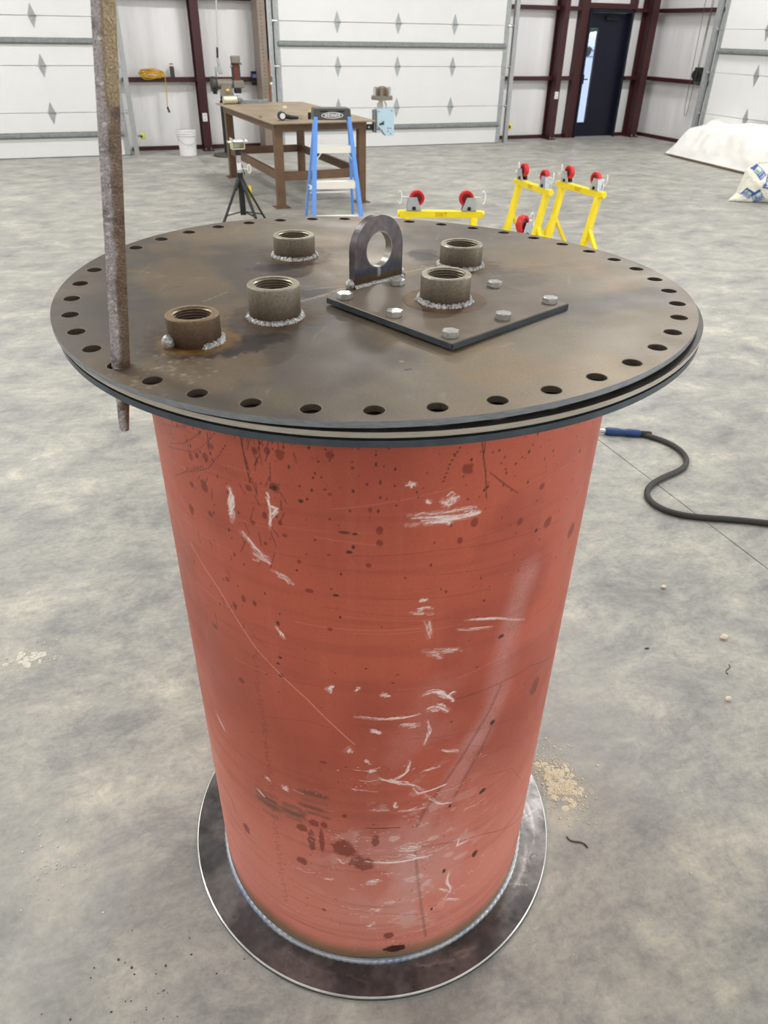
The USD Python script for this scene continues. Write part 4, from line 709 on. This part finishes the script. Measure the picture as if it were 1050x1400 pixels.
sp = thing('tape_roll', 'pale roll of tape beside the ladder rail on the table', 'tape roll', (2.03, 7.86, tz))
lathed('roll', [(.022, 0), (.045, 0), (.045, .05), (.022, .05), (.022, 0)], M('pale_tape', srgb(190, 172, 150), .6), sp); lathed('core', [(.0195, .001), (.0215, .001), (.0215, .049), (.0195, .049), (.0195, .001)], mat_tan, sp)
gb = thing('marker_bottle', 'small bottle with a green cap behind the left ladder rail on the table', 'bottle', (2.11, 7.90, tz))
lathed('bottle_body', [(0, 0), (.018, 0), (.02, .004), (.02, .06), (.010, .07)], mat_black, gb); lathed('cap', [(.012, .068), (.014, .07), (.014, .094), (0, .095)], mat_lime, gb)
ch = thing('chuck_key', 'small pale fitting lying in the middle of the table', 'fitting', (2.15, 9.2, tz))
lathed('body', [(0, 0), (.028, 0), (.03, .006), (.024, .026), (.012, .03), (0, .03)], mat_pebble, ch)
ns_ = thing('steel_nut', 'small rusty nut near the left table edge', 'nut', (1.60, 8.15, tz)); obj('nut_body', MB().prism(Polygon([(.022 * math.cos(q * PI / 3), .022 * math.sin(q * PI / 3)) for q in range(6)]).difference(Point(0, 0).buffer(.011)), .018), mat_table, ns_)
dr = thing('air_drill', 'silver cylinder tool lying at the back left table corner', 'tool', (1.62, 9.95, tz), .1)
obj('barrel', MB().lathe([(0, -.11), (.044, -.11), (.047, -.1), (.047, .06), (.04, .075), (0, .075)], (0, 0, .047), 24, (1, 0, 0)), mat_olive_zinc, dr, smooth=35); obj('collar', MB().lathe([(.0, .075), (.05, .078), (.052, .1), (.05, .12), (.02, .125), (.018, .15), (0, .15)], (0, 0, .052), 24, (1, 0, 0)), mat_galv_dark, dr, smooth=35)
rb = thing('steel_straightedge', 'short grey steel bar lying along the back edge of the table', 'steel bar', (1.95, 10.05, tz), TA)
obj('bar', MB().box((0, 0, .02), (.36, .03, .04), ch=.002), mat_galv_dark, rb); obj('bar_lip', MB().box((0, -.03, .004), (.36, .04, .006)), mat_galv_dark, rb)

# chuck machine held on an arm at the table's right front corner
pm = thing('welding_positioner', 'pale blue welding positioner with a jawed chuck on an arm off the table corner', 'welding positioner', (2.86, 7.83, 0), -.12)
bodyp = Polygon([(.0, .17), (.0, .34), (.20, .34), (.20, .06), (.105, .06), (.06, .125)])
obj('body', MB().prism(bodyp, .15, (.02, .08, .65), (1, 0, 0), (0, 0, 1)), mat_lblue, pm)
obj('side_column', MB().box((-.0, .0, .86), (.028, .1, .23), ch=.003).box((.012, -.055, .86), (.006, .02, .23)), mat_galv_dark, pm)
obj('mounting_arm', MB().box((-.06, .0, .80), (.115, .06, .055), ch=.003), mat_black, pm)
obj('arm_bolt', MB().cyl((-.07, -.03, .80), (-.07, -.042, .80), .012, 6), mat_chrome, pm)
obj('front_latch', MB().box((.075, -.075, .835), (.05, .012, .012)).beam((.05, -.078, .825), (.1, -.078, .86), .012, .01), mat_black, pm)
f_ = MB()
for x, z in ((.15, .79), (.18, .79), (.15, .76), (.18, .735), (.19, .97), (.04, .96)): f_.cyl((x, -.07, z), (x, -.076, z), .006, 8)
obj('body_screws', f_, mat_dark_slot, pm, kind='stuff')
cx, cy2, czc = .09, 0.0, 1.0
lathed('spindle', [(0, .0), (.055, .0), (.055, .05), (.04, .05), (.04, .09), (0, .09)], mat_chrome, pm, (cx, cy2, czc - .01))
lathed('chuck_plate', [(0, 0), (.12, 0), (.122, .006), (.122, .034), (.118, .04), (0, .04)], mat_grind, pm, (cx, cy2, czc + .075), n=36)
for q in range(6): a = q * PI / 3 + .25; obj('chuck_jaw', MB().box((cx + .075 * math.cos(a), cy2 + .075 * math.sin(a), czc + .155), (.06, .034, .085), a, ch=.004), mat_chrome if q % 2 else mat_grind, pm)
obj('center_plug', MB().lathe([(0, 0), (.07, 0), (.07, .05), (.045, .085), (.02, .092), (0, .093)], (cx, cy2, czc + .115), 24), M('rusty_plug', srgb(112, 84, 52), .6, var=.25, scale=60), pm, smooth=40)

# ------------------------------------------------------------------ black pipe jack stand
js = thing('pipe_stand', 'black tripod pipe stand with a brass coloured roller head', 'pipe stand', (1.075, 6.88, 0), .15)
obj('outer_tube', MB().cyl((0, 0, .12), (0, 0, .52), .03, 16), mat_black, js, smooth=40); obj('inner_tube', MB().cyl((0, 0, .50), (0, 0, .70), .022, 16), mat_chrome, js, smooth=40)
obj('size_label', MB().cyl((0, 0, .545), (0, 0, .61), .0235, 16), mat_white, js, smooth=40)
for q, a in enumerate((3.3, 5.0, 5.75)):
    e = np.array([math.cos(a), math.sin(a), 0])
    obj('leg', MB().beam(e * .03 + (0, 0, .44), e * .27 + (0, 0, .0), .03, .016, (0, 0, 1), ch=.002), mat_black, js)
    obj('leg_bracket', MB().beam(e * .02 + (0, 0, .46), e * .07 + (0, 0, .36), .05, .02), mat_black, js); obj('leg_brace', MB().beam(e * .02 + (0, 0, .15), e * .195 + (0, 0, .13), .02, .008), mat_black, js)
obj('lock_pin', MB().tube([(.0, -.0, .56), (.05, -.03, .555), (.07, -.04, .555)], .005, 8).tube([(.085 + .017 * math.cos(t), -.045, .555 + .04 * math.sin(t)) for t in np.linspace(0, 2 * PI, 25)], .005, 8), mat_wire_white, js, smooth=40)
obj('clamp_lever', MB().beam((.02, -.01, .60), (.045, -.02, .50), .014, .008), mat_black, js)
obj('head_collar', MB().cyl((0, 0, .68), (0, 0, .735), .032, 16), mat_black, js, smooth=40)
obj('roller_cradle', MB().box((0, 0, .738), (.12, .07, .01)).box((-.062, 0, .785), (.006, .07, .1)).box((.062, 0, .785), (.006, .07, .1)).box((0, .036, .76), (.12, .005, .05)), mat_olive_zinc, js)
for s in (-1, 1): obj('roller', MB().cyl((-.055, s * .022, .80), (.055, s * .022, .80), .018, 14), mat_chrome, js, smooth=40); obj('roller_axle', MB().cyl((-.10, s * .022, .80), (.10, s * .022, .80), .006, 8).cyl((s * .085, s * .022, .80), (s * .1, s * .022, .80), .013, 8), mat_chrome, js)
obj('hang_tag', MB().box((.085, -.02, .33), (.03, .01, .12), ch=.004).beam((.03, -.01, .40), (.085, -.02, .395), .006, .006), mat_yellow, js, label='yellow hanging tag')

# ------------------------------------------------------------------ yellow roller stands
def roller_stand(label, loc, rz, casters=(-1, 1)):
    t = thing('roller_stand', label, 'roller stand', loc, rz, 'yellow pipe roller stands')
    H_ = .60; W2 = .31
    obj('crossbar', MB().box((0, 0, H_), (2 * W2, .05, .052), ch=.004), mat_yellow, t)
    tm = text_mesh('SWT', .03, .0012, bold=True); tv = tm.vertices - [tm.bounds[:, 0].mean(), tm.bounds[:, 1].mean(), 0]
    obj('stencil', MB().add(np.stack([tv[:, 0] + .0, -.0252 - tv[:, 2], H_ + tv[:, 1]], -1), tm.faces), M_STENCIL, t)
    for s in (-1, 1):
        x = s * .25
        obj('post', MB().beam((x, 0, H_ - .02), (x, -.115, 0), .05, .05, (1, 0, 0), ch=.004), mat_yellow, t)
        obj('leg', MB().beam((x, -.055, .33), (x + s * .24, -.03, 0), .03, .03, (0, 1, 0), ch=.003), mat_yellow, t)
        obj('leg', MB().beam((x, -.05, .34), (x - s * .02, .16, 0), .03, .03, (1, 0, 0), ch=.003), mat_yellow, t)
        obj('end_cap', MB().cyl((s * (W2 + .001), 0, H_), (s * (W2 + .014), 0, H_), .024, 12), mat_yellow, t)
        if s not in casters: continue
        c = np.array([s * .205, 0, H_ + .027])
        wc = c + (-s * .022, 0, .083)
        wh = obj('caster_wheel', MB().lathe([(.036, -.019), (.052, -.019), (.055, -.014), (.055, .014), (.052, .019), (.036, .019), (.036, -.019)], wc, 28, (0, 1, 0)), mat_red_wheel, t, smooth=35, label='red caster wheel')
        obj('wheel_hub', MB().lathe([(.0, -.014), (.036, -.014), (.036, .014), (0, .014)], wc, 24, (0, 1, 0)), mat_red_hub, wh, smooth=35)
        fk = MB()
        for sy in (-1, 1): fk.prism(Polygon([(-.055, 0), (.055, 0), (.042 if s > 0 else .02, .092), (-.02 if s > 0 else -.042, .092)]), .004, c + (0, sy * .027 + .002, 0), (1, 0, 0), (0, 0, 1))
        fk.box(c + (s * .04, 0, .045), (.004, .05, .09)).box(c + (0, 0, .002), (.11, .058, .004))
        fo = obj('caster_fork', fk, mat_galv_light, t); obj('fork_bolt', MB().cyl(c + (0, -.036, .016), c + (0, .036, .016), .014, 10), mat_dark_slot, fo)
        p0 = c + (s * .035, 0, .088)
        obj('ring_pin', MB().tube([p0, p0 + (s * .04, 0, .002), p0 + (s * .055, 0, .0)], .0045, 8).tube([p0 + (s * .07 + .014 * math.cos(q), .012 * math.sin(q * .5), .042 * math.sin(q)) for q in np.linspace(-2.6, 2.6, 24)], .0045, 8), mat_wire_white, t, smooth=40)
    return t
M_STENCIL = M('dark_yellow_stencil', srgb(214, 176, 30), .5); mat_galv_light = M('zinc_plate_light', srgb(196, 204, 212), .35, .6, var=.08, scale=30)
r0 = roller_stand('yellow roller stand with two red wheels right behind the lid', (2.04, 4.13, 0), -.32)
dup(r0, (3.66, 4.73, 0), -1.49, 'rightmost yellow roller stand, seen end on')
dup(r0, (3.31, 4.95, 0), -1.60, 'yellow roller stand just left of the rightmost one')
roller_stand('yellow roller stand mostly hidden by the lid, one red wheel showing', (2.027, 3.11, 0), .5, (1,))

# ------------------------------------------------------------------ by the back wall
bk = thing('bucket', 'white plastic bucket with wire bail on the floor by the column', 'bucket', (1.255, 12.13, 0))
obj('pail', MB().lathe([(0, .004), (.12, .0), (.128, .006), (.147, .36), (.142, .36), (.124, .012), (0, .012)], n=40), mat_white, bk, smooth=35)
obj('rim_bands', MB().lathe([(.143, .29), (.156, .292), (.156, .298), (.1445, .30)], n=40).lathe([(.146, .325), (.158, .327), (.158, .333), (.146, .335)], n=40).lathe([(.146, .355), (.157, .357), (.157, .366), (.142, .368)], n=40), mat_white, bk, smooth=35)
obj('bail_handle', MB().tube([(.155 * math.cos(t), -.04 - .13 * math.sin(-t) * 0 - .12 * math.sin(t) * 1.0, .30 - .13 * math.sin(t)) for t in np.linspace(0, PI, 24)], .004, 8), mat_galv, bk, smooth=40)
ec = thing('extension_cord', 'coiled yellow extension cord hung over the girt', 'extension cord', (.90, 12.78, 1.055))
rng = np.random.default_rng(2); mb = MB()
for q in range(9):
    a, b = rng.uniform(.12, .205), rng.uniform(.018, .06); dy = -.02 - .01 * q % .07; ph = rng.uniform(0, 6)
    mb.tube([(a * math.cos(t) + rng.normal(0, .002), -.095 + .012 * math.sin(2 * t + ph) - .006 * q * .3, (.03 + .004 * q) + b * math.sin(t) + .022 * math.sin(t + ph) * math.cos(t)) for t in np.linspace(0, 2 * PI, 36)], .0065, 8)
obj('coil', mb, mat_yellow_cord, ec, smooth=40); obj('hanging_end', MB().tube([(.14, -.10, .07), (.185, -.11, .08), (.20, -.115, .02), (.195, -.115, -.15), (.185, -.11, -.3), (.175, -.11, -.42)], .0065, 8), mat_yellow_cord, ec, smooth=40)
obj('plug', MB().beam((.175, -.11, -.41), (.20, -.11, -.49), .03, .03, ch=.005), mat_black, ec)
sb = thing('spray_can', 'dark spray can with a red topped white cap standing on the girt', 'spray can', (1.235, 12.79, 1.0525))
lathed('can', [(0, 0), (.033, 0), (.035, .004), (.035, .13), (.028, .148), (.016, .152)], mat_grind_dark, sb); lathed('cap', [(.018, .15), (.026, .152), (.026, .175), (0, .176)], mat_white, sb); lathed('cap_top', [(.0, .176), (.03, .176), (.03, .188), (0, .189)], M('red_cap', srgb(190, 70, 66), .5), sb)
for nm, x, lab, z in (('outlet_box', 1.640, 'white outlet box on the column by the bucket', .50), ('outlet_box', 8.262, 'white outlet box on the column left of the navy door', .755)):
    t = thing(nm, lab, 'outlet', (x, 12.556, z)); obj('cover', MB().box((0, -.01, 0), (.075, .02, .12), ch=.004), mat_white, t); obj('socket', MB().box((0, -.021, .028), (.028, .003, .026)), mat_cord_grey, t); obj('socket', MB().box((0, -.021, -.028), (.028, .003, .026)), mat_cord_grey, t)
for x, y, lab in ((.60, 12.36, 'yellow door sensor beside the left overhead door track'), (7.22, 12.36, 'yellow door sensor beside the right track of the wide door')):
    t = thing('door_sensor', lab, 'sensor', (x, y, .27)); obj('housing', MB().box((0, 0, 0), (.07, .07, .085), ch=.012), mat_lime if x < 1 else mat_yellow, t); obj('lens', MB().cyl((-.02, -.036, 0), (-.02, -.042, 0), .018, 14), mat_black, t); obj('bracket', MB().box((-.052, .0, 0), (.04, .06, .03)), mat_galv_dark, t)
hc = thing('hanging_cable', 'pale cable hanging down beside the column above the grinder', 'cable')
obj('cord', MB().tube([(2.03, 12.5, 5.1), (2.0, 12.48, 3.6), (1.985, 12.47, 2.1), (1.95, 12.46, 1.6), (1.93, 12.46, 1.46)], .012, 8), mat_cord_grey, hc, smooth=40); obj('sleeve', MB().cyl((1.93, 12.46, 1.47), (1.92, 12.46, 1.32), .016, 10), mat_black, hc, smooth=40); obj('hose_end', MB().tube([(1.92, 12.46, 1.33), (1.93, 12.44, 1.22), (1.94, 12.42, 1.12)], [.016, .02, .03], 10), mat_galv, hc, smooth=40)
cb = thing('control_box', 'black control box with a small blue screen on the girt', 'control box', (2.54, 12.72, 1.03), 0)
obj('case', MB().box((0, -.03, .01), (.115, .06, .2), ch=.006), mat_black, cb); obj('screen', MB().box((-.005, -.062, .045), (.07, .004, .05)), M('blue_screen', srgb(120, 130, 200), .3), cb); obj('screen_bezel', MB().box((0, -.0605, .05), (.1, .003, .085)), M('dark_blue_bezel', srgb(24, 26, 64), .4), cb); obj('button_row', MB().box((-.02, -.062, -.035), (.02, .004, .014)).box((.02, -.062, -.035), (.02, .004, .014)), mat_grey_plastic, cb)
sg = thing('signal_light', 'small green and white signal fitting on the tan door jamb', 'signal fitting', (2.70, 12.28, 0))
obj('conduit', MB().cyl((0, 0, .7), (0, 0, 1.30), .016, 10), M('copper_tube', srgb(150, 100, 80), .5), sg, smooth=40); obj('green_lens', MB().box((.02, -.01, 1.05), (.03, .03, .07), ch=.004), mat_green, sg); obj('white_lens', MB().sphere((.008, -.022, .985), .02, 2), mat_white, sg, smooth=True); obj('clip', MB().box((0, .025, 1.15), (.05, .04, .03)), mat_tan, sg)

# grinder on a pedestal
gr = thing('bench_grinder', 'grey pedestal belt grinder with a brown belt behind the table', 'grinder', (1.90, 11.95, 0), 0)
lathed('base', [(0, 0), (.235, 0), (.24, .012), (.23, .03), (.07, .05), (0, .05)], mat_grind_dark, gr, (-.04, 0, 0), n=40)
obj('pedestal', MB().cyl((-.04, 0, .04), (-.04, 0, .78), .055, 20).box((.03, -.01, .45), (.10, .07, .62), ch=.006), mat_black, gr, smooth=35)
obj('mount_block', MB().box((.0, -.02, .80), (.15, .13, .08), ch=.006), mat_black, gr)
obj('motor', MB().lathe([(0, -.13), (.05, -.128), (.07, -.11), (.07, .11), (.05, .128), (0, .13)], (0, 0, 1.0), 28, (1, 0, 0)), mat_grind, gr, smooth=35)
obj('tool_plate', MB().prism(Polygon([(-.10, -.08), (.12, -.08), (.07, .07), (-.06, .07)]), .02, (0, -.1, .93), (1, 0, 0), (0, 0, 1)), mat_grind, gr)
lathed('brass_knob', [(0, 0), (.03, 0), (.03, .012), (.02, .02), (0, .022)], mat_brass, gr, (.02, -.12, .915), (0, -1, 0))
wg = obj('wheel_guard', MB().lathe([(0, -.035), (.10, -.035), (.105, -.02), (.105, .02), (.1, .035), (0, .035)], (-.17, 0, 1.0), 28, (1, 0, 0)), mat_grind_dark, gr, smooth=35)
obj('tool_rest', MB().box((-.17, -.11, .93), (.09, .06, .02)).box((-.17, -.10, .90), (.06, .03, .05)), mat_black, wg)
obj('eye_shield_arm', MB().tube([(-.12, -.04, 1.09), (-.13, -.10, 1.16), (-.10, -.12, 1.18)], .008, 8).box((-.11, -.12, 1.2), (.08, .008, .07)), mat_galv, gr)
obj('belt_frame', MB().box((.20, .03, 1.18), (.13, .05, .36), ch=.006), mat_grind_dark, gr)
obj('belt', MB().box((.20, -.0, 1.16), (.085, .016, .24), ch=.006), mat_belt, gr); obj('belt_wheel_cover', MB().box((.20, -.0, 1.325), (.14, .08, .10), ch=.01), mat_grind, gr)
obj('tension_knob', MB().cyl((.27, 0, 1.27), (.295, 0, 1.27), .016, 10).cyl((.115, -.01, 1.235), (.14, -.01, 1.235), .02, 10), mat_galv_dark, gr)
obj('lower_cover', MB().box((.21, -.03, 1.0), (.16, .12, .10), ch=.01), mat_grind, gr); obj('dust_port', MB().box((.19, -.05, .915), (.10, .09, .07), ch=.006), mat_black, gr)

# chain hoist beside the right door
ch_ = thing('chain_hoist', 'dark chain hoist box on the right wall girt with long hanging loops', 'chain hoist', (10.30, 11.16, 0))
obj('hoist_box', MB().box((0, 0, 1.155), (.12, .15, .22), ch=.01), mat_hoist, ch_); obj('hand_wheel', MB().lathe([(0, -.02), (.075, -.02), (.08, 0), (.075, .02), (0, .02)], (-.075, 0, 1.15), 24, (1, 0, 0)), mat_black, ch_, smooth=35); obj('wall_bracket', MB().box((.045, .04, 1.03), (.12, .05, .06)), mat_galv_dark, ch_)
def loop(y1, y2, x, zb, zt): return [(x, y1, zt), (x, y1 + (y2 - y1) * .2, zb + .5), (x, y1 + (y2 - y1) * .42, zb + .06), (x, (y1 + y2) / 2, zb), (x, y1 + (y2 - y1) * .58, zb + .06), (x, y1 + (y2 - y1) * .8, zb + .5), (x, y2, zt)]
from scipy.interpolate import make_interp_spline as mis
def smooth_path(p, n): p = np.asarray(p, float); t = np.concatenate([[0], np.cumsum(np.linalg.norm(np.diff(p, axis=0), axis=1))]); return mis(t, p, k=min(3, len(p) - 1))(np.linspace(0, t[-1], n))
p_ = np.vstack([[(-.11, .16, 4.9), (-.11, .10, 2.2), (-.11, .07, 1.2)], [(-.11, .05, .62), (-.11, .02, .50), (-.11, -.02, .50), (-.11, -.04, .62)], [(-.11, -.06, 1.2), (-.11, -.10, 2.2), (-.11, -.14, 4.9)]])
obj('hand_chain', MB().tube(p_, .0045, 6), mat_chain, ch_); obj('load_chain', MB().tube([(-.03, -.02, 4.9), (-.03, -.01, 1.26)], .004, 6).tube([(-.03, .03, 4.9), (-.03, .02, 1.26)], .004, 6), mat_chain, ch_)

# covered pile and sack on the right
pile = thing('tarp_pile', 'long pile under a wrinkled white tarp along the right door', 'covered pile')
nsg, nt = 150, 60; ys = np.linspace(10.25, 5.2, nsg); T = np.linspace(0, 1, nt)
A_, B_ = np.meshgrid(np.arange(nsg), np.arange(nt), indexing='ij'); Y_ = ys[A_]; t_ = T[B_]
fx = 9.13 + (Y_ - 10.13) * .085; end = sm((10.25 - Y_) / .16); hgt = (.47 + .06 * sm((10 - Y_) / 1.2)) * (.35 + .65 * end)
px = np.where(t_ < .55, fx + (t_ / .55) ** 1.0 * .42, fx + .42 + (t_ - .55) / .45 * .38); pz = np.where(t_ < .55, .035 + (hgt - .035) * np.sin(np.clip(t_ / .55, 0, 1) * PI / 2) ** 1.15, hgt - .0 * t_ + .05 * np.sin((t_ - .55) / .45 * PI / 2))
w1 = fbm(np.stack([Y_ * 2.2, t_ * 3, 0 * Y_], -1), 4, 3) - .5; w2 = fbm(np.stack([Y_ * 5 + t_ * 6, t_ * 2.2, 0 * Y_ + 4], -1), 4, 8) - .5; edge = sm(t_ / .12)
P_ = np.stack([px - .08 * w1 * edge, Y_ + .05 * w2 * edge, pz + (.10 * w1 + .05 * w2) * edge], -1).reshape(-1, 3); P_[:, 2] = np.maximum(P_[:, 2], .02)
i = np.arange(nsg * nt).reshape(nsg, nt); ff = np.stack([i[:-1, :-1], i[1:, :-1], i[1:, 1:], i[:-1, 1:]], -1).reshape(-1, 4)
e0 = P_.reshape(nsg, nt, 3)[0]; endv = np.vstack([e0, e0 * [1, 1, 0] + [.02, .03, .02]]); j = np.arange(nt); ef = np.stack([j[:-1], j[1:], j[1:] + nt, j[:-1] + nt], -1)
obj('tarp', MB().add(P_, ff[:, ::-1]).add(endv, ef), mat_tarp, pile, smooth=True)
for q in range(4): obj('board', MB().box((9.22 + q * .15, 7.8, .016), (.14, 4.8, .03), .0 - math.atan(.085) * -1 * 0 + math.atan(-.0), ch=.003), mat_wood, pile) if q else obj('board', MB().beam((9.17, 10.1, .017), (8.80, 5.8, .017), .12, .03, ch=.003), mat_wood, pile)
sk = thing('sack', 'crumpled white woven sack printed with blue and green panels', 'sack', (7.57, 6.42, 0), -.354)
nu, nv = 150, 90; U, Vv = np.meshgrid(np.linspace(0, 2 * PI, nu, endpoint=False), np.linspace(0, 1, nv), indexing='ij')
wx = .34 * (1 - .10 * Vv - .30 * sm((Vv - .72) / .28)) ; wy = .17 * np.sin(np.clip(Vv * 1.02 + .04, 0, 1) * PI) ** .42
ce, se = np.cos(U), np.sin(U); sx_ = np.sign(ce) * np.abs(ce) ** .75; sy_ = np.sign(se) * np.abs(se) ** .8
wr_ = fbm(np.stack([sx_ * 3, sy_ * 2, Vv * 4], -1), 4, 6) - .5; wr2 = fbm(np.stack([sx_ * 7, sy_ * 5, Vv * 9 + 3], -1), 3, 9) - .5
bx_ = sx_ * wx * (1 + .10 * wr_) + .05 * Vv - .07 * sm((.22 - Vv) / .22) * (sx_ < -.3) * np.abs(sx_); by_ = sy_ * wy * (1 + .35 * wr_) + .03 * wr2 - .0; bz_ = .46 * Vv + .05 * wr_ * Vv + .03 * wr2 * Vv
PP = np.stack([bx_, by_, np.maximum(bz_, .004)], -1).reshape(-1, 3)
i = np.arange(nu * nv).reshape(nu, nv); n_i = np.roll(i, -1, 0); ff = np.stack([i[:, :-1], n_i[:, :-1], n_i[:, 1:], i[:, 1:]], -1).reshape(-1, 4)
PP = np.vstack([PP, [[0, 0, .004]], [[.05, 0, .45]]]); c0 = nu * nv; tri = np.vstack([np.stack([np.full(nu, c0), n_i[:, 0], i[:, 0]], -1), np.stack([np.full(nu, c0 + 1), i[:, -1], n_i[:, -1]], -1)])
col = np.tile(np.array(srgb(240, 238, 222)), (len(PP), 1)); x_, z_, yy_ = PP[:, 0], PP[:, 2], PP[:, 1]
def panel(cx, cz, a, hw, hh):
    u = (x_ - cx) * math.cos(a) + (z_ - cz) * math.sin(a); w = -(x_ - cx) * math.sin(a) + (z_ - cz) * math.cos(a); f_ = yy_ < .02
    ins = (np.abs(u) < hw) & (np.abs(w) < hh) & f_; col[ins] = srgb(58, 82, 158)
    inn = (np.abs(u) < hw * .8) & (w < hh * .5) & (w > -hh * .08) & f_; col[inn] = srgb(196, 220, 204); gg = (np.abs(u + hw * .35) < hw * .22) & (w < hh * .4) & (w > 0) & f_; col[gg] = srgb(110, 160, 110)
    lo_ = (np.abs(u) < hw * .8) & (w < -hh * .2) & (w > -hh * .85) & f_; col[lo_] = srgb(200, 210, 240); l2 = lo_ & (np.abs(np.sin(u * 160)) > .45) & (np.abs(w + hh * .52) < hh * .22); col[l2] = srgb(62, 86, 170)
panel(-.02, .27, -.25, .065, .10); panel(-.24, .11, -.5, .06, .045); panel(-.12, .08, .7, .055, .075); panel(-.17, .36, .7, .045, .08); panel(.2, .2, .3, .06, .09)
obj('sack_body', (PP, np.vstack([ff[:, [0, 1, 2]], ff[:, [0, 2, 3]], tri])), mat_bag, sk, smooth=True, paint=col)

# ------------------------------------------------------------------ on the floor
cpts = np.array([(1.90, 1.64), (1.968, 1.599), (2.054, 1.561), (2.093, 1.504), (2.123, 1.427), (2.124, 1.346), (2.098, 1.276), (2.03, 1.21), (1.92, 1.175), (1.811, 1.143), (1.721, 1.086), (1.683, 1.015), (1.688, .951), (1.727, .888), (1.787, .843), (1.922, .772), (2.051, .697), (2.233, .598), (2.5, .45), (2.9, .3)])
lead = thing('welding_lead', 'black welding cable with a blue connector end curving over the floor', 'cable')
cp3 = np.concatenate([cpts[2:], np.full((len(cpts) - 2, 1), .0135)], 1)
obj('cable', MB().tube(smooth_path(cp3, 140), .0135, 12), mat_cable, lead, smooth=40)
a_, b_ = np.array([1.885, 1.645, .02]), np.array([2.05, 1.563, .017]); dv = unit(b_ - a_)
obj('connector', MB().tube([a_ + dv * q for q in (0, .01, .06, .075, .10, .112, .17, .18)], [.017, .021, .021, .018, .018, .021, .02, .016], 16), mat_conn, lead, smooth=35, label='blue insulated connector')
obj('connector_pin', MB().tube([a_ - dv * .045, a_ - dv * .04, a_ + dv * .005], [.008, .011, .011], 12), mat_chrome, lead, smooth=35); obj('taped_splice', MB().tube([b_ - dv * .02, b_ + dv * .03, b_ + dv * .05], [.017, .0165, .0145], 12), mat_black, lead, smooth=35)
def rock(label, x, y, r, seed):
    t = trimesh.creation.icosphere(3, 1.0); q = t.vertices * (1, .8, .72); q = q * (1 + .55 * (fbm(q * 1.7 + seed, 3, seed)[:, None] - .5)); q *= r; q[:, 2] -= q[:, 2].min(); obj('pebble', MB().add(q + (x, y, -.0005), t.faces), mat_pebble, smooth=True, label=label, cat='stone')
rock('pale pebble on the floor nearest the cable', 1.352, .506, .0095, 1); rock('round tan pebble, the largest, on the right floor', 1.37, .209, .0128, 2); rock('small pale pebble lowest on the right floor', 1.182, -.018, .0098, 5)
def scrap(label, pts, r): obj('metal_scrap', MB().tube(smooth_path(np.concatenate([np.array(pts, float), np.full((len(pts), 1), r)], 1), 24), r, 6), mat_scrap, smooth=40, label=label, cat='scrap')
scrap('short bent black wire scrap right of the base plate', [(.447, -.245), (.455, -.262), (.470, -.270), (.48, -.29)], .002)
scrap('tiny curled dark wire below the round pebble', [(1.262, .068), (1.272, .085), (1.284, .088), (1.296, .102)], .0015)
scrap('small dark sliver left of the round pebble', [(1.08, .26), (1.092, .256)], .0025)
def grains(name, label, cen, sx, sy, n, mat, seed, rmax=.0035):
    rng = np.random.default_rng(seed); mb = MB(); tet = trimesh.creation.icosphere(0, 1.0)
    for q in range(n):
        x, y = cen[0] + rng.normal(0, sx), cen[1] + rng.normal(0, sy)
        if math.hypot(x, y) < .462: continue
        if q % 18 == 0 and n > 400: x, y = cen[0] + rng.normal(0, sx * .55), cen[1] + rng.normal(0, sy * .55); mb.sphere((x, y, 0), 1, 1, (rng.uniform(.004, .013), rng.uniform(.004, .011), .0009)) if math.hypot(x, y) > .475 else None
        r = rng.uniform(.0008, rmax) * (1.0 if rng.random() < .25 else .55); mb.add(tet.vertices * (r, r * rng.uniform(.5, 1.4), r * .5) + (x, y, r * .4), tet.faces)
    obj(name, mb, mat, label=label, cat='debris', kind='stuff')
grains('sawdust', 'pale grinding dust scattered right of the base plate', (.515, -.09), .04, .055, 1700, mat_sawdust, 1)
grains('dust_crumbs', 'pale crumbs of concrete dust on the left floor', (-.86, .92), .05, .03, 500, mat_dust, 2)
grains('dust_crumbs', 'white specks scattered over the right foreground floor', (.95, -.35), .3, .3, 160, mat_dust, 3, .003)
grains('grit', 'dark grit flecks on the left foreground floor', (-.60, -.27), .09, .07, 80, mat_scrap, 6, .0034)
grains('dust_crumbs', 'white crumbs on the left foreground floor', (-.80, .12), .05, .08, 130, mat_dust, 4, .003)
